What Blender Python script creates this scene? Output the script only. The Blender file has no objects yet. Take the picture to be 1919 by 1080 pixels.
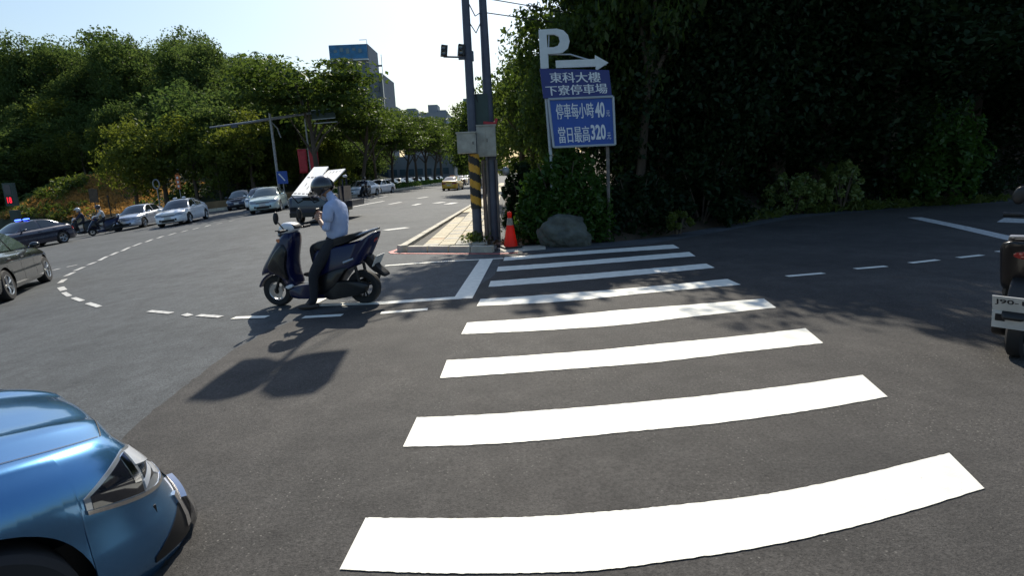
import bpy, bmesh, math, random
import numpy as np
from mathutils import Vector, Matrix, Euler

PI = math.pi
R = math.radians
random.seed(7)
SC = bpy.context.scene
COL = SC.collection

# ------------------------------------------------------------------ camera, sky, sun, exposure
CAM_F, CAM_H, CAM_PITCH, CAM_ROLL = 1040.0, 1.65, math.atan((540 - 323) / 1040.0), R(2.4)
SUN_EL, SUN_AZ = R(42), R(0.0)          # azimuth measured from +Y towards +X

cp, sp_ = math.cos(CAM_PITCH), math.sin(CAM_PITCH)
ca, sa = math.cos(CAM_ROLL), math.sin(CAM_ROLL)
FW = Vector((0, cp, -sp_))
U0 = Vector((0, sp_, cp))
X0 = Vector((1, 0, 0))
RT = ca * X0 - sa * U0
UP = sa * X0 + ca * U0
cd = bpy.data.cameras.new('camera')
cam = bpy.data.objects.new('camera', cd)
COL.objects.link(cam)
cam.matrix_world = Matrix(((RT.x, UP.x, -FW.x, 0), (RT.y, UP.y, -FW.y, 0), (RT.z, UP.z, -FW.z, CAM_H), (0, 0, 0, 1)))
cd.sensor_width = 36.0
cd.lens = 36.0 * CAM_F / 1919.0
cd.clip_start, cd.clip_end = 0.05, 3000
SC.camera = cam

world = bpy.data.worlds.new('World')
SC.world = world
world.use_nodes = True
wn = world.node_tree.nodes
wl = world.node_tree.links
wn.clear()
wo = wn.new('ShaderNodeOutputWorld')
bg = wn.new('ShaderNodeBackground')
sky = wn.new('ShaderNodeTexSky')
sky.sky_type = 'NISHITA'
sky.sun_disc = False
sky.sun_elevation = SUN_EL
sky.sun_rotation = SUN_AZ
sky.air_density, sky.dust_density, sky.ozone_density = 1.5, 1.6, 5.0
wl.new(sky.outputs[0], bg.inputs['Color'])
bg.inputs['Strength'].default_value = 0.115
wl.new(bg.outputs[0], wo.inputs[0])

sd = bpy.data.lights.new('sun', 'SUN')
sd.energy, sd.angle, sd.color = 5.0, R(0.5), (1.0, 0.93, 0.80)
sun = bpy.data.objects.new('sun', sd)
COL.objects.link(sun)
SUN_DIR = Vector((math.sin(SUN_AZ) * math.cos(SUN_EL), math.cos(SUN_AZ) * math.cos(SUN_EL), math.sin(SUN_EL)))
sun.rotation_euler = (-SUN_DIR).to_track_quat('-Z', 'Y').to_euler()
sun.location = (0, 0, 60)

vs = SC.view_settings
vs.view_transform, vs.look, vs.gamma, vs.use_curve_mapping = 'Standard', 'None', 1.0, False
vs.exposure = 0.2
SC.cycles.max_bounces = 6
SC.cycles.diffuse_bounces = 3
SC.cycles.glossy_bounces = 3
SC.cycles.transmission_bounces = 4
SC.cycles.transparent_max_bounces = 8
SC.cycles.use_denoising = True

# ------------------------------------------------------------------ terrain and picture-to-ground helpers
def zg(x, y):
    u = (-x - .4 * y - .2) / 1.0
    s = u if u > 30 else math.log1p(math.exp(u))
    return -3.2 * math.tanh(.1 * s / 3.2)

def pj(x, y, z):
    v = Vector((x, y, z - CAM_H))
    d = v.dot(FW)
    return 960 + CAM_F * v.dot(RT) / d, 540 - CAM_F * v.dot(UP) / d

def raydir(px, py):
    return FW + (px - 960) / CAM_F * RT + (540 - py) / CAM_F * UP

def gp(px, py, dz=0.0):
    d = raydir(px, py)
    t = .3
    while t < 700:
        if CAM_H + d.z * t < zg(d.x * t, d.y * t) + dz: break
        t *= 1.01
    lo, hi = t / 1.01, t
    for _ in range(30):
        m = (lo + hi) / 2
        if CAM_H + d.z * m < zg(d.x * m, d.y * m) + dz: hi = m
        else: lo = m
    return Vector((d.x * hi, d.y * hi, zg(d.x * hi, d.y * hi)))

def at(px, D, z=None):
    """ground point at forward distance D in picture column px"""
    x = (px - 960) / CAM_F * D
    for _ in range(20):
        zz = zg(x, D) if z is None else z
        q = pj(x, D, zz)[0]
        x += (px - q) / CAM_F * D
    return Vector((x, D, zg(x, D)))

def height_for(p, py):
    lo, hi = -5, 80
    for _ in range(40):
        m = (lo + hi) / 2
        if pj(p[0], p[1], m)[1] > py: lo = m
        else: hi = m
    return lo

def on_plane(px, py, D):
    d = raydir(px, py)
    t = D / d.y
    return Vector((d.x * t, D, CAM_H + d.z * t))

# ------------------------------------------------------------------ materials
def _new(name):
    m = bpy.data.materials.new(name)
    m.use_nodes = True
    nt = m.node_tree
    return m, nt, nt.nodes['Principled BSDF']

def pbr(name, col, rough=.5, metal=0.0, coat=0.0, var=0.0, scale=6.0, bump=0.0, bscale=60.0, spec=.5, emit=None, estr=0.0):
    m, nt, b = _new(name)
    b.inputs['Base Color'].default_value = (*col, 1)
    b.inputs['Roughness'].default_value = rough
    b.inputs['Metallic'].default_value = metal
    b.inputs['Specular IOR Level'].default_value = spec
    if coat:
        b.inputs['Coat Weight'].default_value = coat
        b.inputs['Coat Roughness'].default_value = .04
    tc = None
    if var or bump:
        tc = nt.nodes.new('ShaderNodeTexCoord')
    if var:
        nz = nt.nodes.new('ShaderNodeTexNoise')
        nz.inputs['Scale'].default_value = scale
        nz.inputs['Detail'].default_value = 6
        nt.links.new(tc.outputs['Object'], nz.inputs['Vector'])
        mp = nt.nodes.new('ShaderNodeMapRange')
        mp.inputs['From Min'].default_value = .3
        mp.inputs['From Max'].default_value = .7
        mp.inputs['To Min'].default_value = 1 - var
        mp.inputs['To Max'].default_value = 1 + var
        nt.links.new(nz.outputs['Fac'], mp.inputs['Value'])
        mx = nt.nodes.new('ShaderNodeMix')
        mx.data_type = 'RGBA'
        mx.blend_type = 'MULTIPLY'
        mx.inputs['Factor'].default_value = 1
        mx.inputs[6].default_value = (*col, 1)
        nt.links.new(mp.outputs[0], mx.inputs[7])
        nt.links.new(mx.outputs[2], b.inputs['Base Color'])
    if bump:
        n2 = nt.nodes.new('ShaderNodeTexNoise')
        n2.inputs['Scale'].default_value = bscale
        n2.inputs['Detail'].default_value = 4
        nt.links.new(tc.outputs['Object'], n2.inputs['Vector'])
        bp = nt.nodes.new('ShaderNodeBump')
        bp.inputs['Strength'].default_value = bump
        bp.inputs['Distance'].default_value = .02
        nt.links.new(n2.outputs['Fac'], bp.inputs['Height'])
        nt.links.new(bp.outputs[0], b.inputs['Normal'])
    if emit:
        b.inputs['Emission Color'].default_value = (*emit, 1)
        b.inputs['Emission Strength'].default_value = estr
    return m

def asphalt(name, c1, c2, big=.35, worn=(.13, .12, .11)):
    """aggregate grain, broad tone patches and pale worn stones"""
    m, nt, b = _new(name)
    L = nt.links.new
    tc = nt.nodes.new('ShaderNodeTexCoord')
    def noise(s, d=6, r=.6):
        n = nt.nodes.new('ShaderNodeTexNoise')
        n.inputs['Scale'].default_value = s
        n.inputs['Detail'].default_value = d
        n.inputs['Roughness'].default_value = r
        L(tc.outputs['Object'], n.inputs['Vector'])
        return n
    def ramp(src, a, bb, ca_, cb_):
        r = nt.nodes.new('ShaderNodeValToRGB')
        r.color_ramp.elements[0].position, r.color_ramp.elements[1].position = a, bb
        r.color_ramp.elements[0].color, r.color_ramp.elements[1].color = (*ca_, 1), (*cb_, 1)
        L(src, r.inputs[0])
        return r.outputs[0]
    def mix(bl, f, a, c):
        x = nt.nodes.new('ShaderNodeMix')
        x.data_type, x.blend_type = 'RGBA', bl
        if isinstance(f, float): x.inputs['Factor'].default_value = f
        else: L(f, x.inputs['Factor'])
        L(a, x.inputs[6])
        if isinstance(c, tuple): x.inputs[7].default_value = (*c, 1)
        else: L(c, x.inputs[7])
        return x.outputs[2]
    base = ramp(noise(big, 5).outputs['Fac'], .32, .68, c1, c2)
    mid = ramp(noise(3.1, 8, .7).outputs['Fac'], .3, .7, (.70, .70, .70), (1.28, 1.28, 1.28))
    grain = ramp(noise(48, 3, .9).outputs['Fac'], .3, .7, (.28, .28, .28), (1.72, 1.72, 1.72))
    c = mix('MULTIPLY', 1.0, base, mid)
    c = mix('MULTIPLY', .85, c, grain)
    c = mix('MULTIPLY', 1.0, c, ramp(noise(.55, 4, .65).outputs['Fac'], .50, .72, (1.04, 1.04, 1.04), (.70, .70, .72)))
    c = mix('MULTIPLY', 1.0, c, ramp(noise(7, 5, .7).outputs['Fac'], .62, .74, (1, 1, 1), (.62, .62, .64)))
    vo = nt.nodes.new('ShaderNodeTexVoronoi')
    vo.inputs['Scale'].default_value = 30
    L(tc.outputs['Object'], vo.inputs['Vector'])
    st = ramp(vo.outputs['Distance'], .11, .19, (1, 1, 1), (0, 0, 0))
    pat = ramp(noise(1.3, 5).outputs['Fac'], .46, .62, (0, 0, 0), (.75, .75, .75))
    c = mix('MIX', mix('MULTIPLY', 1.0, st, pat), c, worn)
    L(c, b.inputs['Base Color'])
    b.inputs['Roughness'].default_value = .82
    b.inputs['Specular IOR Level'].default_value = .35
    bp = nt.nodes.new('ShaderNodeBump')
    bp.inputs['Strength'].default_value = .6
    bp.inputs['Distance'].default_value = .008
    L(noise(90, 2, .7).outputs['Fac'], bp.inputs['Height'])
    L(bp.outputs[0], b.inputs['Normal'])
    return m

def leafmat(name, c1, c2, trans=.35, gloss=.06, var=.35):
    """leaf with diffuse, translucent and a little waxy shine; colour varies leaf by leaf and tree by tree"""
    m = bpy.data.materials.new(name)
    m.use_nodes = True
    nt = m.node_tree
    nt.nodes.clear()
    L = nt.links.new
    out = nt.nodes.new('ShaderNodeOutputMaterial')
    geo = nt.nodes.new('ShaderNodeNewGeometry')
    oi = nt.nodes.new('ShaderNodeObjectInfo')
    ad = nt.nodes.new('ShaderNodeMath'); ad.operation = 'MULTIPLY_ADD'
    L(geo.outputs['Random Per Island'], ad.inputs[0])
    ad.inputs[1].default_value = .65
    ml = nt.nodes.new('ShaderNodeMath'); ml.operation = 'MULTIPLY'
    L(oi.outputs['Random'], ml.inputs[0]); ml.inputs[1].default_value = .35
    L(ml.outputs[0], ad.inputs[2])
    rp = nt.nodes.new('ShaderNodeValToRGB')
    rp.color_ramp.elements[0].color, rp.color_ramp.elements[1].color = (*c1, 1), (*c2, 1)
    L(ad.outputs[0], rp.inputs[0])
    df = nt.nodes.new('ShaderNodeBsdfDiffuse')
    L(rp.outputs[0], df.inputs[0])
    tr = nt.nodes.new('ShaderNodeBsdfTranslucent')
    hs = nt.nodes.new('ShaderNodeHueSaturation')
    hs.inputs['Hue'].default_value = .48
    hs.inputs['Saturation'].default_value = 1.15
    hs.inputs['Value'].default_value = 1.4
    L(rp.outputs[0], hs.inputs['Color'])
    L(hs.outputs[0], tr.inputs[0])
    mx = nt.nodes.new('ShaderNodeMixShader'); mx.inputs[0].default_value = trans
    L(df.outputs[0], mx.inputs[1]); L(tr.outputs[0], mx.inputs[2])
    gl = nt.nodes.new('ShaderNodeBsdfGlossy'); gl.inputs['Roughness'].default_value = .35
    m2 = nt.nodes.new('ShaderNodeMixShader'); m2.inputs[0].default_value = gloss
    L(mx.outputs[0], m2.inputs[1]); L(gl.outputs[0], m2.inputs[2])
    L(m2.outputs[0], out.inputs[0])
    return m

M = {}
M['road'] = asphalt('old asphalt', (.056, .062, .066), (.080, .086, .090), .22, (.10, .10, .10))
M['patch'] = asphalt('new asphalt', (.036, .034, .032), (.060, .055, .050), .6, (.20, .19, .17))
M['paint'] = pbr('road paint', (.80, .775, .68), .55, var=.10, scale=9, bump=.12, bscale=120)
def worn_paint(name, col, chip):
    m = pbr(name, col, .6, var=.10, scale=9, bump=.15, bscale=120)
    nt = m.node_tree; b = nt.nodes['Principled BSDF']
    src = b.inputs['Base Color'].links[0].from_socket
    tc = nt.nodes.new('ShaderNodeTexCoord')
    fac = None
    for sc, a, c in ((26, .64, .70), (2.2, .40, .72)):
        n = nt.nodes.new('ShaderNodeTexNoise'); n.inputs['Scale'].default_value = sc; n.inputs['Detail'].default_value = 8; n.inputs['Roughness'].default_value = .7
        nt.links.new(tc.outputs['Object'], n.inputs['Vector'])
        r = nt.nodes.new('ShaderNodeMapRange'); r.inputs['From Min'].default_value = a; r.inputs['From Max'].default_value = c
        nt.links.new(n.outputs['Fac'], r.inputs['Value'])
        if fac is None: fac = r.outputs[0]
        else:
            mu = nt.nodes.new('ShaderNodeMath'); mu.operation = 'MULTIPLY'
            nt.links.new(fac, mu.inputs[0]); nt.links.new(r.outputs[0], mu.inputs[1]); fac = mu.outputs[0]
    x = nt.nodes.new('ShaderNodeMix'); x.data_type = 'RGBA'
    nt.links.new(fac, x.inputs['Factor']); nt.links.new(src, x.inputs[6]); x.inputs[7].default_value = (*chip, 1)
    nt.links.new(x.outputs[2], b.inputs['Base Color'])
    return m
M['paint'] = worn_paint('road paint', (.80, .775, .68), (.10, .095, .085))
M['paint_old'] = pbr('worn road paint', (.52, .51, .48), .65, var=.35, scale=14)
M['red_paint'] = pbr('red kerb paint', (.52, .13, .11), .6, var=.25, scale=8)
M['kerb'] = pbr('kerb concrete', (.50, .46, .37), .8, var=.2, scale=5, bump=.2, bscale=40)
M['tile'] = pbr('paving tile', (.52, .45, .31), .8, var=.22, scale=3, bump=.2, bscale=50)
M['tile2'] = pbr('warm paving tile', (.50, .36, .22), .8, var=.22, scale=3, bump=.2, bscale=50)
M['tile3'] = pbr('grey paving tile', (.42, .39, .32), .8, var=.22, scale=3, bump=.2, bscale=50)
M['joint'] = pbr('paving bed', (.10, .095, .085), .9, var=.2)
M['soil'] = pbr('soil', (.05, .036, .022), .95, var=.4, scale=1.5, bump=.5, bscale=8)
M['bank'] = pbr('bare bank', (.17, .115, .06), .95, var=.35, scale=.8, bump=.6, bscale=6)
M['hillsoil'] = pbr('hill floor', (.028, .036, .016), .95, var=.4, scale=.5, bump=.5, bscale=4)
M['bark'] = pbr('bark', (.085, .066, .048), .9, var=.35, scale=6, bump=.5, bscale=20)
M['leaf_hill'] = leafmat('hill leaves', (.050, .092, .030), (.100, .140, .045), .46, .006)
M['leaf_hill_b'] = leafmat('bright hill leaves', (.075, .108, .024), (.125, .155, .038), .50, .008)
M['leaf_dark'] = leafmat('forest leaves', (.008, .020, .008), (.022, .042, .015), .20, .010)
M['leaf_ave'] = leafmat('avenue leaves', (.038, .072, .018), (.080, .118, .030), .44, .015)
M['leaf_bush'] = leafmat('bush leaves', (.036, .085, .016), (.064, .130, .028), .36, .02)
M['leaf_sunfleck'] = leafmat('undergrowth leaves with painted sun flecks', (.045, .095, .018), (.24, .30, .10), .40, .03)  # pale tones put the sun flecks into the leaf colour
M['dry'] = leafmat('dry grass', (.28, .18, .065), (.50, .35, .13), .55, .01)
M['grass'] = leafmat('green grass', (.06, .10, .022), (.12, .155, .04), .50, .02)
M['litter'] = leafmat('fallen leaves', (.10, .06, .03), (.22, .15, .09), .1, .05)
M['steel'] = pbr('galvanised steel', (.30, .31, .32), .5, .7, var=.15, scale=8)
M['pole'] = pbr('dark grey pole paint', (.075, .085, .115), .5, .3, var=.2, scale=5)
M['pole_conc'] = pbr('weathered pole', (.16, .14, .125), .8, var=.25, scale=6)
M['box'] = pbr('grey cabinet paint', (.36, .345, .29), .6, var=.22, scale=6)
M['dkgreen'] = pbr('dark green cabinet', (.022, .05, .045), .5, var=.15)
M['black'] = pbr('black plastic', (.012, .012, .013), .45)
M['rubber'] = pbr('tyre rubber', (.016, .016, .017), .8)
M['yellow'] = pbr('warning yellow', (.55, .28, .02), .5, var=.2, scale=9)
M['blackp'] = pbr('warning black', (.02, .018, .016), .55)
M['cone'] = pbr('cone plastic', (.85, .045, .018), .45, var=.06)
_nt = M['cone'].node_tree
_tr = _nt.nodes.new('ShaderNodeBsdfTranslucent'); _tr.inputs[0].default_value = (.9, .06, .02, 1)
_mx = _nt.nodes.new('ShaderNodeMixShader'); _mx.inputs[0].default_value = .5
_nt.links.new(_nt.nodes['Principled BSDF'].outputs[0], _mx.inputs[1]); _nt.links.new(_tr.outputs[0], _mx.inputs[2])
_nt.links.new(_mx.outputs[0], _nt.nodes['Material Output'].inputs[0])
M['conew'] = pbr('cone reflective band', (.30, .24, .18), .5, var=.3, scale=20)
M['chrome'] = pbr('chrome', (.75, .75, .76), .12, 1.0)
M['alloy'] = pbr('alloy', (.48, .49, .50), .28, .9)
M['glass'] = pbr('tinted car glass', (.012, .016, .018), .04, 0, coat=.5, spec=.8)
M['glass_l'] = pbr('pale car glass', (.05, .075, .075), .05, 0, coat=.5, spec=.8)
M['lens'] = pbr('headlamp lens', (.30, .32, .34), .08, .3, coat=1)
M['reflector'] = pbr('lamp reflector', (.80, .83, .88), .2, .25, coat=1)
M['lens_dark'] = pbr('smoked lamp lens', (.012, .014, .02), .06, 0, coat=1, spec=.8)
M['red_lens'] = pbr('red lamp lens', (.28, .012, .012), .15, 0, coat=.8)
M['orange_lens'] = pbr('orange lamp lens', (.55, .16, .02), .2, 0, coat=.8)
M['signblue'] = pbr('blue sign sheet', (.010, .026, .17), .45, var=.08)
M['signblue2'] = pbr('bright blue sign sheet', (.008, .070, .34), .45, var=.08)
M['signwhite'] = pbr('white sign paint', (.62, .66, .66), .5, var=.06)
M['letter'] = pbr('white lettering', (.68, .72, .76), .5)
M['signback'] = pbr('sign frame', (.40, .45, .48), .5, .3)
M['red'] = pbr('red banner', (.45, .03, .04), .6, var=.15)
M['orange'] = pbr('orange sign', (.55, .14, .03), .55, var=.1)
M['concrete'] = pbr('grey render wall', (.17, .185, .21), .8, var=.12, scale=.2)
M['concrete2'] = pbr('pale render wall', (.26, .285, .31), .8, var=.12, scale=.2)
M['bglass'] = pbr('tower glass', (.10, .16, .20), .15, .2)
M['bdark'] = pbr('dark window band', (.05, .06, .08), .2)
M['billblue'] = pbr('billboard blue', (.02, .17, .36), .4, var=.3, scale=.5)
M['rock'] = pbr('boulder', (.085, .092, .078), .9, var=.4, scale=4, bump=1.0, bscale=11)
M['blue_glint'] = pbr('added blue glint glow', (.02, .05, .6), .3, emit=(.05, .12, 1), estr=6)  # added glow standing in for a blue glint on the sedan
M['skin'] = pbr('skin', (.36, .20, .13), .55, var=.05)
M['shirt'] = pbr('pale blue shirt', (.38, .46, .66), .85, var=.08, scale=7, bump=.9, bscale=9)
M['trouser'] = pbr('dark trousers', (.014, .015, .020), .85)
M['shoe'] = pbr('dark shoes', (.05, .04, .035), .6)
M['helmet'] = pbr('black helmet', (.014, .014, .015), .18, 0, coat=1)
M['helmetw'] = pbr('white helmet', (.6, .6, .6), .25, 0, coat=1)
M['mask'] = pbr('grey face mask', (.30, .31, .33), .8)
M['jacket'] = pbr('navy jacket', (.02, .025, .055), .8)
M['jacketw'] = pbr('white jacket', (.55, .55, .55), .8)
M['sc_blue'] = pbr('dark blue scooter paint', (.003, .007, .045), .30, .0, coat=.35, spec=.35)
M['sc_black'] = pbr('black scooter paint', (.007, .007, .009), .35, 0, coat=.3, spec=.35)
M['sc_white'] = pbr('white scooter plastic', (.70, .71, .74), .3, 0, coat=.6)
M['sc_silver'] = pbr('silver scooter trim', (.45, .45, .46), .3, .8)
M['seat'] = pbr('seat vinyl', (.016, .016, .018), .5)
M['plate'] = pbr('licence plate', (.58, .58, .56), .45, var=.12, scale=8)
M['ink'] = pbr('plate ink', (.015, .015, .02), .5)
M['wire'] = pbr('cable', (.02, .02, .02), .6)
M['louvre'] = pbr('white slotted panel', (.82, .82, .80), .4, var=.03)
M['truck'] = pbr('navy truck paint', (.015, .022, .05), .35, .1, coat=.5)
M['led'] = pbr('red led digits', (.3, .0, .01), .5, emit=(1, .02, .05), estr=1.1)

def paint(name, col, metal=.35, rough=.3):
    return pbr(name, col, rough, metal, coat=1.0)

# ------------------------------------------------------------------ mesh helpers
class MB:
    def __init__(s): s.v, s.f, s.m = [], [], []
    def add(s, v, f, mi=0):
        o = len(s.v)
        s.v += [tuple(p) for p in v]
        s.f += [tuple(i + o for i in q) for q in f]
        s.m += [mi] * len(f)
        return s
    def box(s, c, d, rot=None, mi=0, taper=1.0):
        hx, hy, hz = d[0] / 2, d[1] / 2, d[2] / 2
        P = [Vector((x * hx * (taper if z > 0 else 1), y * hy * (taper if z > 0 else 1), z * hz)) for z in (-1, 1) for y in (-1, 1) for x in (-1, 1)]
        if rot is not None:
            E = rot if isinstance(rot, Matrix) else Euler(rot).to_matrix()
            P = [E @ p for p in P]
        P = [p + Vector(c) for p in P]
        return s.add(P, [(0, 2, 3, 1), (4, 5, 7, 6), (0, 1, 5, 4), (2, 6, 7, 3), (0, 4, 6, 2), (1, 3, 7, 5)], mi)
    def tube(s, pts, r, n=8, mi=0, cap=True):
        pts = [Vector(p) for p in pts]
        rs = r if isinstance(r, (list, tuple)) else [r] * len(pts)
        V, F = [], []
        prev = None
        for i, p in enumerate(pts):
            t = (pts[min(i + 1, len(pts) - 1)] - pts[max(i - 1, 0)]).normalized()
            if prev is None:
                a = t.orthogonal().normalized()
            else:
                a = (prev - t * prev.dot(t)).normalized()
            prev = a
            b = t.cross(a)
            for k in range(n):
                q = 2 * PI * k / n
                V.append(p + (a * math.cos(q) + b * math.sin(q)) * rs[i])
        for i in range(len(pts) - 1):
            for k in range(n):
                F.append((i * n + k, i * n + (k + 1) % n, (i + 1) * n + (k + 1) % n, (i + 1) * n + k))
        if cap:
            F.append(tuple(reversed(range(n))))
            F.append(tuple((len(pts) - 1) * n + k for k in range(n)))
        return s.add(V, F, mi)
    def lathe(s, prof, n=24, axis='z', c=(0, 0, 0), mi=0, closed=False):
        V, F = [], []
        for (r, h) in prof:
            for k in range(n):
                q = 2 * PI * k / n
                x, y = r * math.cos(q), r * math.sin(q)
                p = (x, y, h) if axis == 'z' else ((x, h, y) if axis == 'y' else (h, x, y))
                V.append((p[0] + c[0], p[1] + c[1], p[2] + c[2]))
        m = len(prof)
        for i in range(m if closed else m - 1):
            j = (i + 1) % m
            for k in range(n):
                F.append((i * n + k, i * n + (k + 1) % n, j * n + (k + 1) % n, j * n + k))
        return s.add(V, F, mi)
    def prism(s, poly, y0, y1, mi=0, inset=0.0):
        """side outline (x, z) extruded across y, edges pulled in by inset at both faces"""
        n = len(poly)
        cx, cz = sum(p[0] for p in poly) / n, sum(p[1] for p in poly) / n
        def ring(y, k): return [(cx + (x - cx) * k, y, cz + (z - cz) * k) for x, z in poly]
        if inset:
            w = abs(y1 - y0); e = math.copysign(min(w * .3, inset), y1 - y0)
            size = max(max(abs(x - cx), abs(z - cz)) for x, z in poly)
            k = max(.3, 1 - inset / size)
            rings = [ring(y0, k), ring(y0 + e * .35, 1 - (1 - k) * .3), ring(y0 + e, 1), ring(y1 - e, 1), ring(y1 - e * .35, 1 - (1 - k) * .3), ring(y1, k)]
        else:
            rings = [ring(y0, 1), ring(y1, 1)]
        V = [p for r_ in rings for p in r_]
        F = []
        for i in range(len(rings) - 1):
            for k in range(n):
                F.append((i * n + k, i * n + (k + 1) % n, (i + 1) * n + (k + 1) % n, (i + 1) * n + k))
        F.append(tuple(reversed(range(n))))
        F.append(tuple((len(rings) - 1) * n + k for k in range(n)))
        return s.add(V, F, mi)
    def ball(s, c, r, n=12, m=8, mi=0, rot=None):
        rx, ry, rz = r if isinstance(r, (tuple, list)) else (r, r, r)
        E = Euler(rot).to_matrix() if rot else None
        V = []
        for i in range(m + 1):
            a = PI * i / m
            for k in range(n):
                q = 2 * PI * k / n
                p = Vector((rx * math.sin(a) * math.cos(q), ry * math.sin(a) * math.sin(q), rz * math.cos(a)))
                if E: p = E @ p
                V.append(p + Vector(c))
        F = []
        for i in range(m):
            for k in range(n):
                F.append((i * n + k, (i + 1) * n + k, (i + 1) * n + (k + 1) % n, i * n + (k + 1) % n))
        return s.add(V, F, mi)
    def build(s, name, mat, parent=None, smooth=True, angle=35, fix=True, matrix=None):
        me = bpy.data.meshes.new(name)
        me.from_pydata(s.v, [], s.f)
        mats = mat if isinstance(mat, (list, tuple)) else [mat]
        for q in mats: me.materials.append(q)
        if len(mats) > 1: me.polygons.foreach_set('material_index', s.m)
        if fix:
            bm = bmesh.new(); bm.from_mesh(me)
            bmesh.ops.remove_doubles(bm, verts=bm.verts, dist=1e-5)
            bmesh.ops.recalc_face_normals(bm, faces=bm.faces)
            bm.to_mesh(me); bm.free()
        if smooth:
            me.polygons.foreach_set('use_smooth', [True] * len(me.polygons))
            me.set_sharp_from_angle(angle=R(angle))
        return link(name, me, parent, matrix)

def link(name, me, parent=None, matrix=None):
    o = bpy.data.objects.new(name, me)
    COL.objects.link(o)
    if parent is not None: o.parent = parent
    if matrix is not None: o.matrix_local = matrix
    return o

def tag(o, label=None, cat=None, group=None, kind=None):
    if label: o['label'] = label
    if cat: o['category'] = cat
    if group: o['group'] = group
    if kind: o['kind'] = kind
    return o

def thing(name, label, cat, loc=(0, 0, 0), rz=0.0, group=None, tilt=False):
    o = bpy.data.objects.new(name, None)
    o.empty_display_size = .2
    COL.objects.link(o)
    place(o, loc, rz, tilt)
    return tag(o, label, cat, group)

def place(o, loc, rz, tilt=False):
    o.location = loc
    if tilt:
        x, y = loc[0], loc[1]
        e = .6
        n = Vector((-(zg(x + e, y) - zg(x - e, y)) / (2 * e), -(zg(x, y + e) - zg(x, y - e)) / (2 * e), 1)).normalized()
        f = Vector((math.cos(rz), math.sin(rz), 0))
        f = (f - n * f.dot(n)).normalized()
        l = n.cross(f)
        o.rotation_euler = Matrix(((f.x, l.x, n.x), (f.y, l.y, n.y), (f.z, l.z, n.z))).to_euler()
    else:
        o.rotation_euler = (0, 0, rz)

def copy_tree(o, parent=None):
    c = o.copy()
    COL.objects.link(c)
    c.parent = parent
    for ch in o.children:
        copy_tree(ch, c)
    return c
# ------------------------------------------------------------------ ground: one road sheet to the horizon
def axis_vals(lo, hi, a, b, st):
    v = list(np.arange(a, b + 1e-6, st))
    s = st
    x = a
    while x > lo:
        s *= 1.25; x -= s; v.insert(0, max(x, lo))
    s = st; x = b
    while x < hi:
        s *= 1.25; x += s; v.append(min(x, hi))
    return v
GX, GY = axis_vals(-1500, 1500, -30, 12, .5), axis_vals(-200, 2200, -2, 46, .5)
def sheet():
    V = [(x, y, zg(x, y)) for y in GY for x in GX]
    n = len(GX)
    F = [(j * n + i, j * n + i + 1, (j + 1) * n + i + 1, (j + 1) * n + i) for j in range(len(GY) - 1) for i in range(n - 1)]
    b = MB(); b.v, b.f, b.m = V, F, [0] * len(F)
    return b
road = tag(sheet().build('road', M['road'], fix=False), kind='structure')

def ground_poly(name, pts, dz, mat, parent=None, cut=True, thick=0.0):
    bm = bmesh.new()
    vs_ = [bm.verts.new((p[0], p[1], 0)) for p in pts]
    f = bm.faces.new(vs_)
    if f.calc_area() and f.normal.z < 0: f.normal_flip()
    bmesh.ops.triangulate(bm, faces=bm.faces[:])
    if cut:
        x0, x1 = min(p[0] for p in pts), max(p[0] for p in pts)
        y0, y1 = min(p[1] for p in pts), max(p[1] for p in pts)
        for x in GX:
            if x0 < x < x1 and -x - .4 * y0 > -6:
                bmesh.ops.bisect_plane(bm, geom=bm.verts[:] + bm.edges[:] + bm.faces[:], plane_co=(x, 0, 0), plane_no=(1, 0, 0))
        for y in GY:
            if y0 < y < y1 and -x0 - .4 * y > -6:
                bmesh.ops.bisect_plane(bm, geom=bm.verts[:] + bm.edges[:] + bm.faces[:], plane_co=(0, y, 0), plane_no=(0, 1, 0))
    for v in bm.verts: v.co.z = zg(v.co.x, v.co.y) + dz
    bmesh.ops.recalc_face_normals(bm, faces=bm.faces)
    if sum(f.normal.z for f in bm.faces) < 0:
        bmesh.ops.reverse_faces(bm, faces=bm.faces[:])
    if thick:
        r = bmesh.ops.extrude_face_region(bm, geom=bm.faces[:])
        for v in r['geom']:
            if isinstance(v, bmesh.types.BMVert): v.co.z -= thick
        bmesh.ops.recalc_face_normals(bm, faces=bm.faces)
    me = bpy.data.meshes.new(name)
    bm.to_mesh(me); bm.free()
    me.materials.append(mat)
    return link(name, me, parent)

def px_poly(name, px, dz, mat, parent=None, **k):
    return ground_poly(name, [gp(*p) for p in px], dz, mat, parent, **k)

# newer, darker asphalt laid over the crossing and the side street, with a wavering seam
rs = random.Random(3)
seam_px = [(150, 905), (200, 850), (252, 800), (290, 768), (333, 735), (372, 705), (402, 682), (438, 655), (470, 640), (500, 621), (540, 606), (590, 592), (640, 584)]
seam = [gp(*p) for p in seam_px]
seam2 = []
for a, b in zip(seam, seam[1:]):
    for k in range(4):
        q = a.lerp(b, k / 4)
        seam2.append((q.x + rs.uniform(-.018, .018), q.y + rs.uniform(-.018, .018)))
pp = [(-2.3, -1.5), (-2.1, .6)] + seam2 + [tuple(gp(720, 566)[:2]), tuple(gp(862, 560)[:2]), (-.28, 9.0), (-.15, 11.3), (3.0, 11.9), (8.6, 16.4), (14, 18.2), (30, 19.2), (30, 3.5), (8, -1.5)]
newasph = tag(ground_poly('asphalt_patch', pp, .004, M['patch']), kind='structure')

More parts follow.
